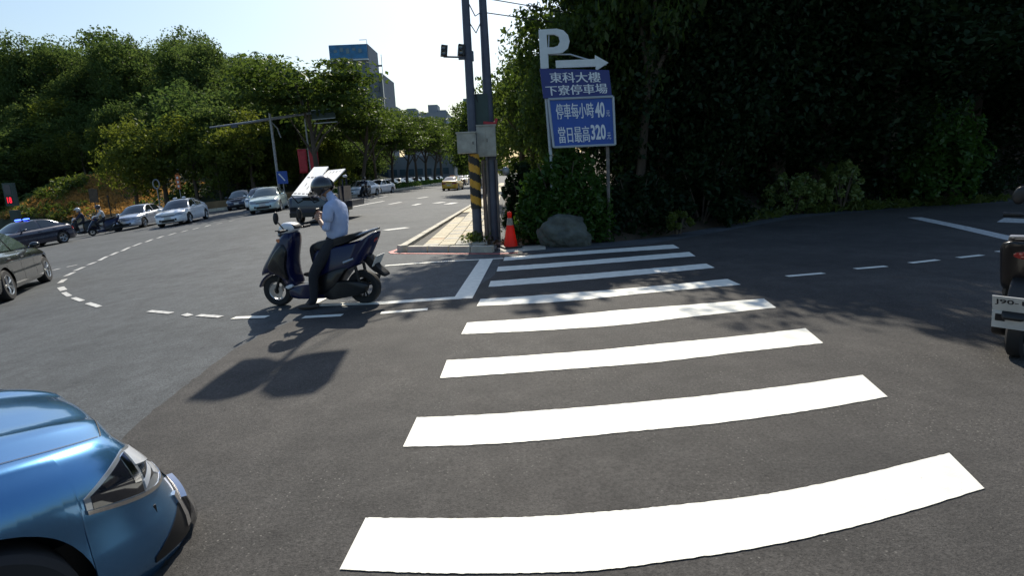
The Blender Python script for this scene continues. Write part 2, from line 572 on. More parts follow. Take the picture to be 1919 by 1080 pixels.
# crossing stripes: lower edge and upper edge, each from left to right
ST = [
    ([(637, 1071), (760, 1077), (860, 1079), (1000, 1078), (1120, 1073), (1240, 1058), (1400, 1034), (1520, 1010), (1660, 975), (1845, 919)],
     [(686, 974), (780, 975), (880, 975), (1000, 972), (1120, 964), (1240, 953), (1400, 935), (1520, 914), (1640, 887), (1779, 852)]),
    ([(756, 840), (880, 837), (1020, 828), (1180, 812), (1360, 794), (1530, 770), (1664, 746)],
     [(782, 785), (900, 780), (1040, 770), (1180, 758), (1340, 742), (1500, 722), (1617, 705)]),
    ([(825, 711), (960, 702), (1120, 690), (1240, 680), (1400, 661), (1543, 645)],
     [(838, 677), (960, 670), (1120, 658), (1240, 646), (1400, 630), (1510, 617)]),
    ([(865, 628), (1000, 622), (1160, 611), (1300, 595), (1455, 578)], [(876, 606), (1000, 598), (1160, 583), (1300, 572), (1432, 561)]),
    ([(894, 575), (1050, 567), (1220, 550), (1389, 535)], [(901, 562), (1050, 552), (1220, 538), (1364, 524)]),
    ([(916, 539), (1040, 530), (1200, 516), (1340, 503)], [(920, 528), (1040, 519), (1200, 506), (1324, 495)]),
    ([(931, 510), (1050, 501), (1304, 481)], [(934, 501), (1050, 493), (1292, 473)]),
    ([(944, 490), (1060, 480), (1274, 466)], [(946, 483), (1060, 474), (1262, 459)]),
]
def spline_px(pts, n=6):
    out = []
    for i in range(len(pts) - 1):
        p0, p1, p2, p3 = pts[max(i - 1, 0)], pts[i], pts[i + 1], pts[min(i + 2, len(pts) - 1)]
        for k in range(n):
            t = k / n
            out.append(tuple(.5 * ((2 * p1[a]) + (p2[a] - p0[a]) * t + (2 * p0[a] - 5 * p1[a] + 4 * p2[a] - p3[a]) * t * t + (3 * p1[a] - p0[a] - 3 * p2[a] + p3[a]) * t ** 3) for a in (0, 1)))
    return out + [pts[-1]]
for k, (lo, hi) in enumerate(ST):
    lo, hi = [[(x, y + rs.uniform(-.0011, .0011) * (y - 320)) for x, y in spline_px(q, 16)] for q in (lo, hi)]
    px_poly('crossing_stripe', lo + hi[::-1], .009, M['paint'] if k < 5 else M['paint'], road)

def stroke(name, pts, w, dz=.009, mat=None, parent=road):
    """painted line along world points, of constant width in metres"""
    mat = mat or M['paint']
    P = [Vector((p[0], p[1], 0)) for p in pts]
    L, Rr = [], []
    for i, p in enumerate(P):
        t = (P[min(i + 1, len(P) - 1)] - P[max(i - 1, 0)]).normalized()
        n = Vector((-t.y, t.x, 0)) * w / 2
        L.append(p + n); Rr.append(p - n)
    return ground_poly(name, L + Rr[::-1], dz, mat, parent)

def px_stroke(name, pxs, w, **k):
    return stroke(name, [gp(*p) for p in pxs], w, **k)

# waiting box of the two-wheelers and stop lines
px_stroke('box_line', [(722, 499), (830, 491), (944, 485)], .10)
px_stroke('box_line', [(868, 561), (912, 487)], .26, dz=.0095)
px_stroke('box_line', [(600, 573), (720, 569), (866, 559)], .16)
px_poly('box_corner', [(572, 572), (590, 573), (622, 556), (604, 553)], .0095, M['paint'], road)
for a, b in (((438, 597), (502, 595)), ((569, 596), (642, 592)), ((714, 588), (802, 581))):
    px_stroke('lane_dash', [a, b], .11)
# left-turn guide dashes sweeping round to the avenue
ARC = [((372, 592), (415, 595)), ((280, 584), (322, 588)), ((346, 590), (357, 593)), ((165, 569), (187, 576)), ((138, 559), (155, 565)), ((120, 549), (131, 556)), ((114, 539), (120, 545)),
       ((113, 531), (122, 524)), ((124, 518), (139, 511)), ((141, 508), (158, 501)), ((166, 497), (179, 492)), ((186, 489), (201, 481)), ((208, 479), (221, 473)), ((229, 471), (243, 464)),
       ((250, 462), (265, 456)), ((274, 454), (286, 449)), ((295, 447), (306, 443)), ((317, 441), (330, 437)), ((341, 435), (352, 432)), ((362, 430), (373, 427)), ((385, 425), (395, 422)), ((407, 420), (417, 418)), ((430, 415), (440, 413)), ((100, 507), (112, 504)), ((126, 501), (145, 497))]
for k, (a, b) in enumerate(ARC):
    px_stroke('guide_dash', [a, b], .13 if k > 5 else .09, mat=M['paint_old'])
# side street on the right
for a, b in (((1475, 519), (1544, 513)), ((1603, 505), (1661, 500)), ((1706, 494), (1758, 488)), ((1796, 484), (1841, 479)), ((1869, 473), (1910, 468)), ((1940, 464), (1985, 459))):
    px_stroke('lane_dash', [a, b], .10)
px_stroke('edge_line', [(1714, 408), (1800, 426), (1925, 455)], .34, mat=M['paint_old'])
px_poly('turn_mark', [(1868, 417), (1882, 409), (1960, 413), (1955, 420)], .009, M['paint_old'], road)
# lane marks down the avenue
for a, b, w in (((722, 432), (764, 427), .35), ((660, 388), (720, 377), .22), ((730, 383), (752, 379), .25), ((783, 372), (802, 369), .25), ((816, 381), (832, 379), .5), ((838, 383), (854, 380), .5), ((775, 385), (788, 382), .3), ((700, 372), (726, 368), .3)):
    px_stroke('avenue_dash', [a, b], w, mat=M['paint_old'])
# dark tar seams on the avenue
for pts in ([(640, 410), (700, 399), (790, 391)], [(650, 398), (700, 392), (760, 380)]):
    px_stroke('tar_seam', pts, .06, dz=.006, mat=M['blackp'])
# skid traces and old line ghost on the near asphalt
#px_stroke('ghost_line', [(690, 965), (740, 860), (800, 742)], .012, dz=.0065, mat=M['paint_old'])

# ------------------------------------------------------------------ pavement corner on the avenue
TIP = Vector((-2.62, 12.25, 0)); NR = Vector((-1.9, 34, 0)); FR = Vector((-.12, 11.62, 0))
pv = tag(ground_poly('pavement', [(-2.34, 12.45), (-.3, 11.85), (-.3, 90), (-1.35, 90), (-1.75, 34)], .055, M['joint'], cut=False, thick=.2), kind='structure')
# the kerb stones, one by one, and the red no-stopping line in front of them
def kerb_run(a, b, n, w=.17, h=.08, parent=pv):
    a, b = Vector(a), Vector(b)
    t = (b - a) / n
    tn = t.normalized()
    ang = math.atan2(tn.y, tn.x)
    nrm = Vector((-tn.y, tn.x, 0))
    for k in range(n):
        c = a + t * (k + .5)
        m = MB(); m.box((c.x, c.y, h / 2 + rs.uniform(-.003, .003)), (t.length - .014, w, h + .1), (0, 0, ang), taper=.96)
        m.build('kerb_stone', M['kerb'], parent, smooth=False)
kerb_run((-2.43, 12.62, 0), (-1.86, 28.6, 0), 20)
kerb_run((-2.28, 12.36, 0), (-.36, 11.76, 0), 4)
kc = MB(); kc.box((-2.42, 12.44, .05), (.2, .2, .2), (0, 0, .6), taper=.95); kc.build('kerb_stone', M['kerb'], pv, smooth=False)
stroke('red_kerb_line', [(-1.96, 31), (-2.58, 13.0), (-2.70, 12.45), (-2.60, 12.22), (-2.4, 12.14), (-1.2, 11.72), (-.25, 11.42), (.15, 11.45)], .11, dz=.009, mat=M['red_paint'])
k_ = MB()
tile_mesh = {}
row, y = 0, 12.62
while y < 23.5:
    xl = -2.28 + (y - 12.6) * .036 + max(0, .0)
    x = -.52
    c = 0
    while x - .37 > xl - .02:
        if y > 12.46 + (-.52 - x) * .31 * 0 and not (y < 12.75 and x < -1.9):
            mk = rs.choice(['tile', 'tile', 'tile3', 'tile2' if 13.2 < y < 14.6 else 'tile'])
            if mk not in tile_mesh:
                m = MB(); m.box((0, 0, 0), (.362, .362, .05), taper=.98)
                o = m.build('paving_tile', M[mk], pv, smooth=False); tile_mesh[mk] = o.data
            else:
                o = link('paving_tile', tile_mesh[mk], pv)
            o.location = (x - .185, y + .185, .055 + .01 + rs.uniform(-.004, .004))
            o.rotation_euler = (rs.uniform(-.012, .012), rs.uniform(-.012, .012), rs.uniform(-.01, .01))
        x -= .372; c += 1
    y += .372; row += 1
# paving that recedes beyond the single tiles
ground_poly('far_paving', [(-1.98, 23.56), (-.52, 23.56), (-.52, 88), (-1.2, 88), (-1.62, 34)], .080, M['tile'], pv, cut=False)
# worn concrete apron in front of the cone
ground_poly('apron', [(-.1, 11.52), (.75, 11.72), (.8, 12.5), (-.3, 12.3)], .012, M['kerb'], pv, cut=False)

# ------------------------------------------------------------------ hills
def seg_dist(p, poly):
    best, sg = 1e9, 1
    for a, b in zip(poly, poly[1:]):
        ax, ay, bx, by = a[0], a[1], b[0], b[1]
        dx, dy = bx - ax, by - ay
        t = max(0, min(1, ((p[0] - ax) * dx + (p[1] - ay) * dy) / (dx * dx + dy * dy)))
        qx, qy = ax + t * dx, ay + t * dy
        d = math.hypot(p[0] - qx, p[1] - qy)
        if d < best - 1e-9:
            best = d
            sg = 1 if dx * (p[1] - ay) - dy * (p[0] - ax) > 0 else -1
    return best * sg

def ss(x):
    x = max(0, min(1, x))
    return x * x * (3 - 2 * x)

LFOOT = [(-140, 70), (-75, 65.5), (-58, 62), (-44, 56.5), (-33, 51.5), (-24, 48.5), (-19.6, 50.5), (-18.2, 60), (-19, 90), (-24, 150), (-40, 400)]
RFOOT = [(60, 26), (25, 20.2), (14, 19.2), (8.7, 17.2), (3.2, 12.65), (1.2, 12.45), (.2, 12.8), (-.25, 13.7), (-.3, 30), (-.3, 90), (8, 300)]
RF = [p for p in RFOOT]
def lhill(x, y):
    d = seg_dist((x, y), LFOOT)
    if d < 0: return d, max(-1.0, d * .6)
    h = 1.0 * ss(d / 2.6) * (1 - ss((-30 - x) / 10) * .4) + 16.5 * ss((d - 3) / 36)
    h += 3.5 * math.exp(-(((x + 50) / 7.5) ** 2 + ((y - 67) / 6.5) ** 2))
    h += .5 * math.sin(x * .31) * math.cos(y * .27) * ss(d / 6)
    return d, h
def rhill(x, y):
    d = -seg_dist((x, y), RF)
    if d < 0: return d, max(-1.0, d * .6)
    return d, .45 * ss(d / 1.5) + 10.0 * ss((d - 2.0) / 26) + .25 * math.sin(x * .6) * math.cos(y * .5) * ss(d / 3)

def hill_mesh(name, fn, xs, ys, mat):
    n = len(xs)
    V = []
    for y_ in ys:
        for x_ in xs:
            V.append((x_, y_, zg(x_, y_) + fn(x_, y_)[1] + (0)))
    F = [(j * n + i, j * n + i + 1, (j + 1) * n + i + 1, (j + 1) * n + i) for j in range(len(ys) - 1) for i in range(n - 1)]
    b = MB(); b.v, b.f, b.m = V, F, [0] * len(F)
    return tag(b.build(name, mat, fix=False), kind='structure')

hill_mesh('hill', lhill, [-150 + 2.0 * i for i in range(69)], [44 + 2.0 * i for i in range(100)], M['hillsoil'])
hill_mesh('hill', rhill, [-2 + .8 * i for i in range(96)], [11.6 + .8 * i for i in range(60)] + [60 + 4 * i for i in range(14)], M['soil'])
# pale kerb along the foot of the left hill
lk = [(-75, 64.9), (-58, 61.3), (-44, 55.8), (-33, 50.9), (-24, 47.9), (-19.2, 49.6), (-17.6, 60), (-18.4, 90)]
def ribbon(name, pts, w, h, mat, parent=None):
    P = []
    for a, b in zip(pts, pts[1:]):
        n = max(1, int(math.hypot(b[0] - a[0], b[1] - a[1]) / 1.5))
        for k in range(n): P.append((a[0] + (b[0] - a[0]) * k / n, a[1] + (b[1] - a[1]) * k / n))
    P.append(pts[-1])
    V, F = [], []
    for i, p in enumerate(P):
        q0, q1 = P[max(i - 1, 0)], P[min(i + 1, len(P) - 1)]
        t = Vector((q1[0] - q0[0], q1[1] - q0[1], 0)).normalized()
        n_ = Vector((-t.y, t.x, 0)) * w / 2
        z = zg(*p)
        for s_, hh in ((-1, -.3), (-1, h), (1, h), (1, -.3)):
            V.append((p[0] + n_.x * s_, p[1] + n_.y * s_, z + hh))
    for i in range(len(P) - 1):
        for k in range(3): F.append((i * 4 + k, i * 4 + k + 1, i * 4 + 4 + k + 1, i * 4 + 4 + k))
    F += [(0, 3, 2, 1), (len(P) * 4 - 4, len(P) * 4 - 3, len(P) * 4 - 2, len(P) * 4 - 1)]
    b = MB(); b.add(V, F)
    return b.build(name, mat, parent, smooth=False)
tag(ribbon('kerb', lk, .9, .22, M['kerb']), kind='structure')
tag(ribbon('bank', [(-40, 57.3), (-33, 53.0), (-24, 49.9), (-20.6, 51.2), (-19.4, 58)], 2.6, .72, M['bank']), kind='structure')
# planted median between the two directions of the avenue
MED = [tuple(at(652, 48)[:2]), tuple(at(716, 62)[:2]), tuple(at(792, 86)[:2]), tuple(at(846, 125)[:2]), tuple(at(858, 200)[:2])]
MEDC = [(x - 1.3, y + .4) for x, y in MED]
tag(ribbon('median', MEDC, 2.3, .20, M['kerb']), kind='structure')
# ------------------------------------------------------------------ vegetation
def leaves(name, centres, radii, per, leaf, rng, mat, flat=.7, up=.35, aspect=.55, aim=None):
    """one mesh of leaf-sized faces scattered through clumps"""
    n = len(centres)
    C = np.repeat(np.asarray(centres, float), per, 0)
    Rr = np.repeat(np.asarray(radii, float).reshape(n, -1) * np.ones((n, 3)), per, 0)
    N = len(C)
    d = rng.normal(size=(N, 3)); d /= np.linalg.norm(d, axis=1, keepdims=True)
    rad = rng.uniform(.25, 1, (N, 1)) ** .6
    off = d * rad * Rr
    P = C + off
    nrm = rng.normal(size=(N, 3)); nrm[:, 2] += up * 3
    nrm += d * .6
    nrm /= np.linalg.norm(nrm, axis=1, keepdims=True)
    a = np.cross(nrm, rng.normal(size=(N, 3))); a /= np.linalg.norm(a, axis=1, keepdims=True)
    b = np.cross(nrm, a)
    s = (leaf * rng.uniform(.6, 1.35, (N, 1)))
    V = np.empty((N, 4, 3))
    V[:, 0] = P - a * s
    V[:, 1] = P + b * s * aspect + nrm * s * .12
    V[:, 2] = P + a * s - nrm * s * .15
    V[:, 3] = P - b * s * aspect + nrm * s * .12
    me = bpy.data.meshes.new(name)
    me.vertices.add(N * 4); me.vertices.foreach_set('co', V.reshape(-1))
    me.loops.add(N * 4); me.loops.foreach_set('vertex_index', np.arange(N * 4, dtype=np.int32))
    me.polygons.add(N); me.polygons.foreach_set('loop_start', np.arange(0, N * 4, 4, dtype=np.int32))
    me.update(calc_edges=True)
    me.materials.append(mat)
    return me

def crown_mesh(name, seed, n, per, leaf, mat, rx=.36, rz=.34, cz=.64, cr=.115, layered=False, lobes=5):
    rng = np.random.default_rng(seed)
    cs, rr = [], []
    lob = [(rng.uniform(0, 2 * PI), rng.uniform(.3, .62), rng.uniform(-.5, .75), rng.uniform(.42, .68)) for _ in range(lobes)] + [(0, 0, .1, .72)]
    while len(cs) < n:
        a, ro, h, rl = lob[rng.integers(len(lob))]
        d = rng.normal(size=3); d /= np.linalg.norm(d)
        q = d * (rng.uniform(.15, 1) ** .45) * rl
        x, y, z = math.cos(a) * ro + q[0], math.sin(a) * ro + q[1], h + q[2]
        if z < -1.05: continue
        if layered: z = round(z * 3.2) / 3.2 + rng.normal() * .05
        cs.append((x * rx, y * rx, cz + z * rz))
        k = rng.uniform(.55, 1.25) * cr
        rr.append((k * (1.5 if layered else 1), k * (1.5 if layered else 1), k * (.34 if layered else .72)))
    return leaves(name, cs, rr, per, leaf, rng, mat, up=.5 if layered else .3), lob

def trunk_mesh(name, seed, r=.022, fork=.34, rx=.3, lean=.04, limbs=5):
    rr = random.Random(seed)
    b = MB()
    lx, ly = rr.uniform(-lean, lean), rr.uniform(-lean, lean)
    pts = [(0, 0, -.04), (lx * .3, ly * .3, fork * .5), (lx, ly, fork), (lx * 1.6, ly * 1.4, fork + .18), (lx * 1.4, ly * 1.9, .80)]
    b.tube(pts, [r * 1.35, r, r * .85, r * .55, r * .15], 8)
    for k in range(limbs):
        q = 2 * PI * k / limbs + rr.uniform(-.5, .5)
        e = rr.uniform(.5, 1) * rx
        z0 = fork + rr.uniform(-.06, .12)
        b.tube([(lx, ly, z0), (lx + math.cos(q) * e * .4, ly + math.sin(q) * e * .4, z0 + .12), (lx + math.cos(q) * e, ly + math.sin(q) * e, z0 + rr.uniform(.2, .34))], [r * .6, r * .4, r * .1], 6)
    return b

KIND = {}
def tree_kind(key, mat, nvar, n, per, leaf, trunk=dict(), **kw):
    out = []
    for k in range(nvar):
        cm, _ = crown_mesh('crown', sum(map(ord, key)) + k * 17, n, per, leaf, mat, **kw)
        tb = trunk_mesh('trunk', k * 5 + len(key), **trunk)
        o = tb.build('trunk', M['bark']); tm = o.data
        bpy.data.objects.remove(o)
        out.append((cm, tm))
    KIND[key] = out

tree_kind('hill', M['leaf_hill'], 5, 170, 46, .019, cr=.12, rx=.42, rz=.46, cz=.52, lobes=7)
tree_kind('hillb', M['leaf_hill_b'], 2, 140, 42, .019, cr=.11, rx=.42, rz=.44, cz=.54, lobes=7)
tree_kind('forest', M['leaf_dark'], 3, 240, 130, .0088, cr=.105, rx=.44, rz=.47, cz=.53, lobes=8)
tree_kind('avenue', M['leaf_ave'], 3, 130, 52, .0165, cr=.10, rx=.44, rz=.27, cz=.70, layered=True, trunk=dict(r=.016, fork=.36, lean=.07))
tree_kind('verge', M['leaf_ave'], 2, 170, 60, .014, cr=.10, rx=.34, rz=.42, cz=.58, lobes=7)

def tree(key, var, loc, H, w=1.0, rz=0.0, label='', group=None, name='tree', leanx=0.0):
    o = thing(name, label, 'tree', loc, rz, group)
    o.scale = (H * w, H * w, H)
    o.rotation_euler = (0, leanx, rz)
    cm, tm = KIND[key][var % len(KIND[key])]
    link('trunk', tm, o); link('crown', cm, o)
    return o

SKY = [(-200, 150), (0, 108), (40, 92), (100, 78), (150, 74), (185, 60), (205, 42), (232, 40), (262, 52), (290, 80), (315, 78), (350, 52), (385, 70), (400, 100), (440, 112), (480, 96), (520, 88), (560, 104), (600, 118), (660, 150), (720, 200), (800, 230), (900, 260)]
def skyline(px):
    for (a, ya), (b, yb) in zip(SKY, SKY[1:]):
        if a <= px <= b: return ya + (yb - ya) * (px - a) / (b - a)
    return 150
rt = random.Random(21)
LM = [(0, 'at the left picture edge'), (45, 'above the countdown signal'), (92, 'above the near grey sedan'), (135, 'above the sedan with the added blue glow'), (178, 'above the left far rider'), (215, 'above the right far rider'), (262, 'above the silver car'), (298, 'above the ring marker'), (335, 'above the orange sign'), (375, 'above the white sedan with roof lamps'), (418, 'over the bare bank'), (462, 'above the navy sedan'), (505, 'above the pale green sedan'), (548, 'behind the signal mast'), (600, 'behind the red banners'), (9999, 'behind the avenue trees')]
def landmark(px):
    for a, t in LM:
        if px < a: return t
def band(d): return 'low on the slope' if d < 11 else ('halfway up the slope' if d < 24 else 'on the skyline')
cells = []
yy = 50.0
while yy < 150:
    xx = -125.0
    while xx < -19:
        x, y = xx + rt.uniform(-1.8, 1.8), yy + rt.uniform(-1.8, 1.8)
        d, h = lhill(x, y)
        if 2.2 < d < 42:
            z = zg(x, y) + h
            px, py = pj(x, y, z + 4)
            if -90 < px < 700 and not ((-62 < x < -33 and y < 74) or (d < 5 and px < 430)):
                cells.append((x, y, z, d, px))
        xx += 4.9
    yy += 4.9
for (x, y, z, d, px) in cells:
    top = skyline(px)
    hm = height_for((x, y, 0), top + (0 if d > 24 else rt.uniform(14, 60))) - z
    H = rt.uniform(6.5, 10.0)
    corr = -64 < x < -31 and y < 100
    if d > 24: H = min(14.0, hm * rt.choice([.70, .80, .88, .96, 1.04]))
    else: H = min(H, hm)
    if corr: H = min(H, -2.6 + (y - 58) * .88 - z)
    if H < 2.2: continue
    size = 'Tall' if H > 10.2 else ('Small' if H < 7 else 'Mid-sized')
    tree('hill', rt.randrange(5), (x, y, z - .2), H, (.95 if corr else rt.uniform(1.0, 1.35)) if H < 10 else rt.uniform(.68, .95), rt.uniform(0, 6.28),
         '%s dense green tree %s %s' % (size, band(d), landmark(px)), 'trees covering the left hillside', 'hillside_tree')
# brighter climbing growth lit on the front of the hill
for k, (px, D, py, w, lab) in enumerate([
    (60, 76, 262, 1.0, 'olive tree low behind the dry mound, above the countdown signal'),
    (118, 78, 240, 1.0, 'olive tree low behind the dry mound, above the sedan with the added blue glow'),
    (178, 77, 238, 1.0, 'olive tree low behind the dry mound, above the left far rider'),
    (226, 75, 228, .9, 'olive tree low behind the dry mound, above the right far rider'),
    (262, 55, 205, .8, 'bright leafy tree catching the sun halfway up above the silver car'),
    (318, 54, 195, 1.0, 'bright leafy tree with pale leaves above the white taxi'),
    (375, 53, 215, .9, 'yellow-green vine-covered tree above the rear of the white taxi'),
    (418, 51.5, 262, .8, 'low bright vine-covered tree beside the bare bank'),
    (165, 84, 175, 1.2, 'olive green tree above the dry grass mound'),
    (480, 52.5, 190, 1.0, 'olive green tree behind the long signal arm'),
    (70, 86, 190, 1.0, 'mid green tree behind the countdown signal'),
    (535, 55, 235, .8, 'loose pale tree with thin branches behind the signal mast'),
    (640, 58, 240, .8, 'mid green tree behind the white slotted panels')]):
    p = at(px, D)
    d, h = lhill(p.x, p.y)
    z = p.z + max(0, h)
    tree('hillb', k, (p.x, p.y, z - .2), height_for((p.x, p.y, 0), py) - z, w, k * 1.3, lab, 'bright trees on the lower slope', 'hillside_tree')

# trees of the avenue's median, from near to far
names = ['nearest and tallest', 'second', 'third', 'fourth', 'fifth', 'sixth', 'seventh', 'eighth', 'ninth', 'tenth']
AV = [(682, 55, 150, 1.05), (708, 62, 190, .95), (738, 70, 205, 1.0), (763, 79, 208, 1.05), (783, 89, 213, 1.1), (800, 101, 216, 1.15), (815, 115, 220, 1.2), (829, 133, 224, 1.25), (841, 155, 232, 1.3), (851, 185, 248, 1.3)]
for k, (px, D, py, w) in enumerate(AV):
    p = at(px, D)
    tree('avenue', k, (p.x, p.y, p.z + .15), height_for(p, py) - p.z, w, k * 2.1, '%s layered green tree in the row on the avenue median' % names[k].capitalize() if k else 'tallest layered green tree at the near end of the median row', 'trees on the avenue median', 'avenue_tree')
p = at(602, 47)
dL, hL = lhill(p.x, p.y)
tree('avenue', 1, (p.x, p.y, p.z), height_for(p, 100) - p.z, 1.15, .6, 'large spreading tree with layered pale leaves in front of the far office tower', None, 'spreading_tree')
for k, (px, D, py) in enumerate([(866, 150, 262), (900, 75, 190), (915, 48, 150)]):
    p = at(px, D)
    tree('verge', k, p, height_for(p, py) - p.z, 1.0, k, ['small green tree far off at the end of the avenue', 'green tree between the two poles down the avenue', 'green tree half hidden behind the right-hand pole'][k], None, 'avenue_tree')

# pale lit trees just behind the poles and the parking sign
for k, (x, y, H, w, lab) in enumerate([
    (1.0, 22.0, 6.6, .9, 'sunlit green tree between the pole and the letter P'),
    (1.7, 16.6, 5.6, .66, 'small leafy tree close behind the utility pole'),
    (.8, 30.0, 8.2, .9, 'taller pale green tree behind the pole cabinets'),
    (2.1, 18.4, 7.0, .9, 'leafy tree right behind the parking sign board')]):
    d, h = rhill(x, y)
    tree('verge', k, (x, y, max(0, h) - .1), H, w, k * 1.9, lab, None, 'roadside_tree')
# the dark wood on the right
FT = [(5.0, 18.2, 11.2, .78), (7.0, 19.0, 11.6, .86), (9.6, 20.2, 13, .9), (11.6, 21.2, 11.4, 1.1), (15.2, 22.6, 12.0, 1.1), (19.4, 24.0, 12.5, 1.1), (24.5, 26.0, 13, 1.1),
      (4.4, 20.8, 10.0, 1.1), (8.0, 24.4, 11.0, 1.1), (12.6, 26.6, 12, 1.1), (17.8, 28.6, 12.5, 1.1), (24, 31.5, 13, 1.1), (30, 32, 13, 1.1),
      (5.5, 27.5, 10.5, 1.1), (11, 33, 12, 1.1), (19, 36, 13, 1.1), (28, 39, 13.5, 1.1), (38, 40, 14, 1.1)]
FL = ['just right of the parking sign', 'behind the far end of the crossing', 'behind the pale weeds', 'behind the broad round bush', 'beyond the side street edge line', 'at the right picture edge', 'past the picture edge']
FB = ['right behind the front tree by the sign', 'behind the pale weeds', 'behind the round bush', 'behind the edge line', 'at the right picture edge', 'past the right picture edge', 'above the parking sign', 'above the crossing end', 'above the weeds', 'above the round bush', 'above the edge line']
for k, (x, y, H, w) in enumerate(FT):
    d, h = rhill(x, y)
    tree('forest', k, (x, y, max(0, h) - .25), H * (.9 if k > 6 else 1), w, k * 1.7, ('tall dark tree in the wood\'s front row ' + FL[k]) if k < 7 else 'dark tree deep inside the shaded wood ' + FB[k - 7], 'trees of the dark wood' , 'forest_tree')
# a branch spray leaning out over the poles at the top of the picture
tree('verge', 1, (3.9, 16.9, .3), 10.2, .56, 2.2, 'tall thin-leaved tree leaning over the parking sign with leaves against the sky', None, 'roadside_tree', leanx=-.10)

tree_kind('high', M['leaf_ave'], 1, 120, 46, .0105, cr=.06, rx=.19, rz=.13, cz=.84, trunk=dict(r=.007, fork=.62, rx=.14, lean=.004))
tree('high', 0, at(925, 20.6), 13.2, 1.0, 0, 'very tall slender tree behind the utility pole with its crown above the picture', None, 'roadside_tree', leanx=0.0)
# ---- bushes
def bush(name, label, loc, r, n, per, leaf, mat, seed, stems=5, cat='bush', group=None, aspect=.5, up=.3):
    rng = np.random.default_rng(seed)
    o = thing(name, label, cat, loc, 0, group)
    cs, rr = [], []
    while len(cs) < n:
        d = rng.normal(size=3); d /= np.linalg.norm(d); d[2] = abs(d[2]) * 1.0
        q = rng.uniform(.35, 1) ** .5
        cs.append((d[0] * r[0] * q, d[1] * r[1] * q, .12 + d[2] * r[2] * q * .92)); k = rng.uniform(.12, .22)
        rr.append((r[0] * k, r[1] * k, r[2] * k * .8))
    link('foliage', leaves('foliage', cs, rr, per, leaf, rng, mat, aspect=aspect, up=up), o)
    b = MB()
    for k in range(stems):
        q = 2 * PI * k / stems
        b.tube([(math.cos(q) * .06, math.sin(q) * .06, -.05), (math.cos(q) * r[0] * .35, math.sin(q) * r[1] * .35, r[2] * .5), (math.cos(q) * r[0] * .6, math.sin(q) * r[1] * .6, r[2] * .85)], [.03, .02, .006], 6)
    b.build('stems', M['bark'], o)
    return o
bush('bush', 'broad dark green bush under the parking sign behind the traffic cone', (1.25, 12.78, 0.0), (1.15, .55, 2.15), 150, 75, .07, M['leaf_bush'], 5)
bush('bush', 'large rounded bush at the far right before the dark wood', (14.3, 18.75, .3), (1.35, 1.2, 3.3), 110, 70, .10, M['leaf_bush'], 6)
bush('bush', 'dark bush filling the gap between the utility pole and the sign bush', (.42, 14.6, .0), (.62, .6, 1.9), 60, 60, .075, M['leaf_dark'], 18)
bush('bush', 'low dark bush to the right of the boulder', (3.1, 13.6, .1), (.9, .7, 1.5), 60, 60, .08, M['leaf_dark'], 8)
bush('bush', 'dark bush behind the far end of the crossing stripes', (5.2, 15.0, .1), (1.3, .8, 1.7), 80, 60, .09, M['leaf_dark'], 9)
bush('bush', 'small yellowish bush low in the shaded verge', (4.0, 13.2, .1), (.35, .3, .55), 16, 40, .07, M['grass'], 10, stems=3)
bush('weed_clump', 'pale speckled weeds with sun flecks in their leaf colour at the edge of the side street', (8.95, 17.5, .15), (1.0, .55, 1.15), 60, 40, .07, M['leaf_sunfleck'], 11, cat='plant')
bush('weed_clump', 'leafy weeds with sun flecks in their pale colour right of the speckled clump', (10.6, 17.75, .2), (.65, .5, 1.3), 40, 40, .075, M['leaf_sunfleck'], 12, cat='plant')
bush('bush', 'dark bush behind the round bush near the picture edge', (15.2, 19.2, .3), (1.5, 1.0, 2.0), 70, 60, .1, M['leaf_dark'], 14)
# banana-like plant with long upright blades
pl = thing('broad_leaf_plant', 'tall plant with long upright blade leaves behind the pale weeds', 'plant', (10.3, 18.0, .2), 0)
for k in range(9):
    q = k * 2.4; L = rt.uniform(1.5, 2.1); e = rt.uniform(.25, .75)
    V, F = [], []
    for i in range(7):
        t = i / 6
        x = e * t ** 1.6; z = L * (t - .22 * t ** 3 * (1 + e)); wd = .13 * math.sin(PI * min(1, t * .93 + .07)) + .012
        c_, s_ = math.cos(q), math.sin(q)
        for sg in (-1, 0, 1):
            V.append((c_ * x - s_ * wd * sg, s_ * x + c_ * wd * sg, z + abs(sg) * .03))
    for i in range(6):
        for j in range(2): F.append((i * 3 + j, i * 3 + j + 1, i * 3 + j + 4, i * 3 + j + 3))
    MB().add(V, F).build('blade_leaf', M['leaf_sunfleck'] if k % 3 == 0 else M['grass'], pl)

# ---- ground cover that nobody could count
rng = np.random.default_rng(4)
def scatter(name, pts, per, leaf, mat, rad, label, **k):
    me = leaves(name, pts, [rad] * len(pts), per, leaf, rng, mat, **k)
    return tag(link(name, me), label, None, None, 'stuff')
pts = []
for _ in range(900):
    x = rng.uniform(-.2, 34); t = rng.uniform(0, 1) ** 1.5 * 9
    y0 = 12.6 if x < 3.2 else (12.65 + (x - 3.2) * .83 if x < 8.7 else 17.2 + (x - 8.7) * .19)
    y = y0 + .25 + t
    d, h = rhill(x, y)
    if d > .3: pts.append((x, y, h + rng.uniform(.05, .5) * min(1, d)))
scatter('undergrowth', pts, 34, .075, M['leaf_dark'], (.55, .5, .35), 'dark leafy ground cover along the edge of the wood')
pts = [(rng.uniform(-.55, 1.6), rng.uniform(12.35, 13.4), .02 + rng.uniform(0, .1)) for _ in range(70)]
pts = [p for p in pts if p[1] > 12.5 or p[0] < .3]
scatter('leaf_litter', pts, 7, .055, M['litter'], (.18, .15, .05), 'dry fallen leaves around the foot of the poles and the cone', aspect=.7)
pts = []
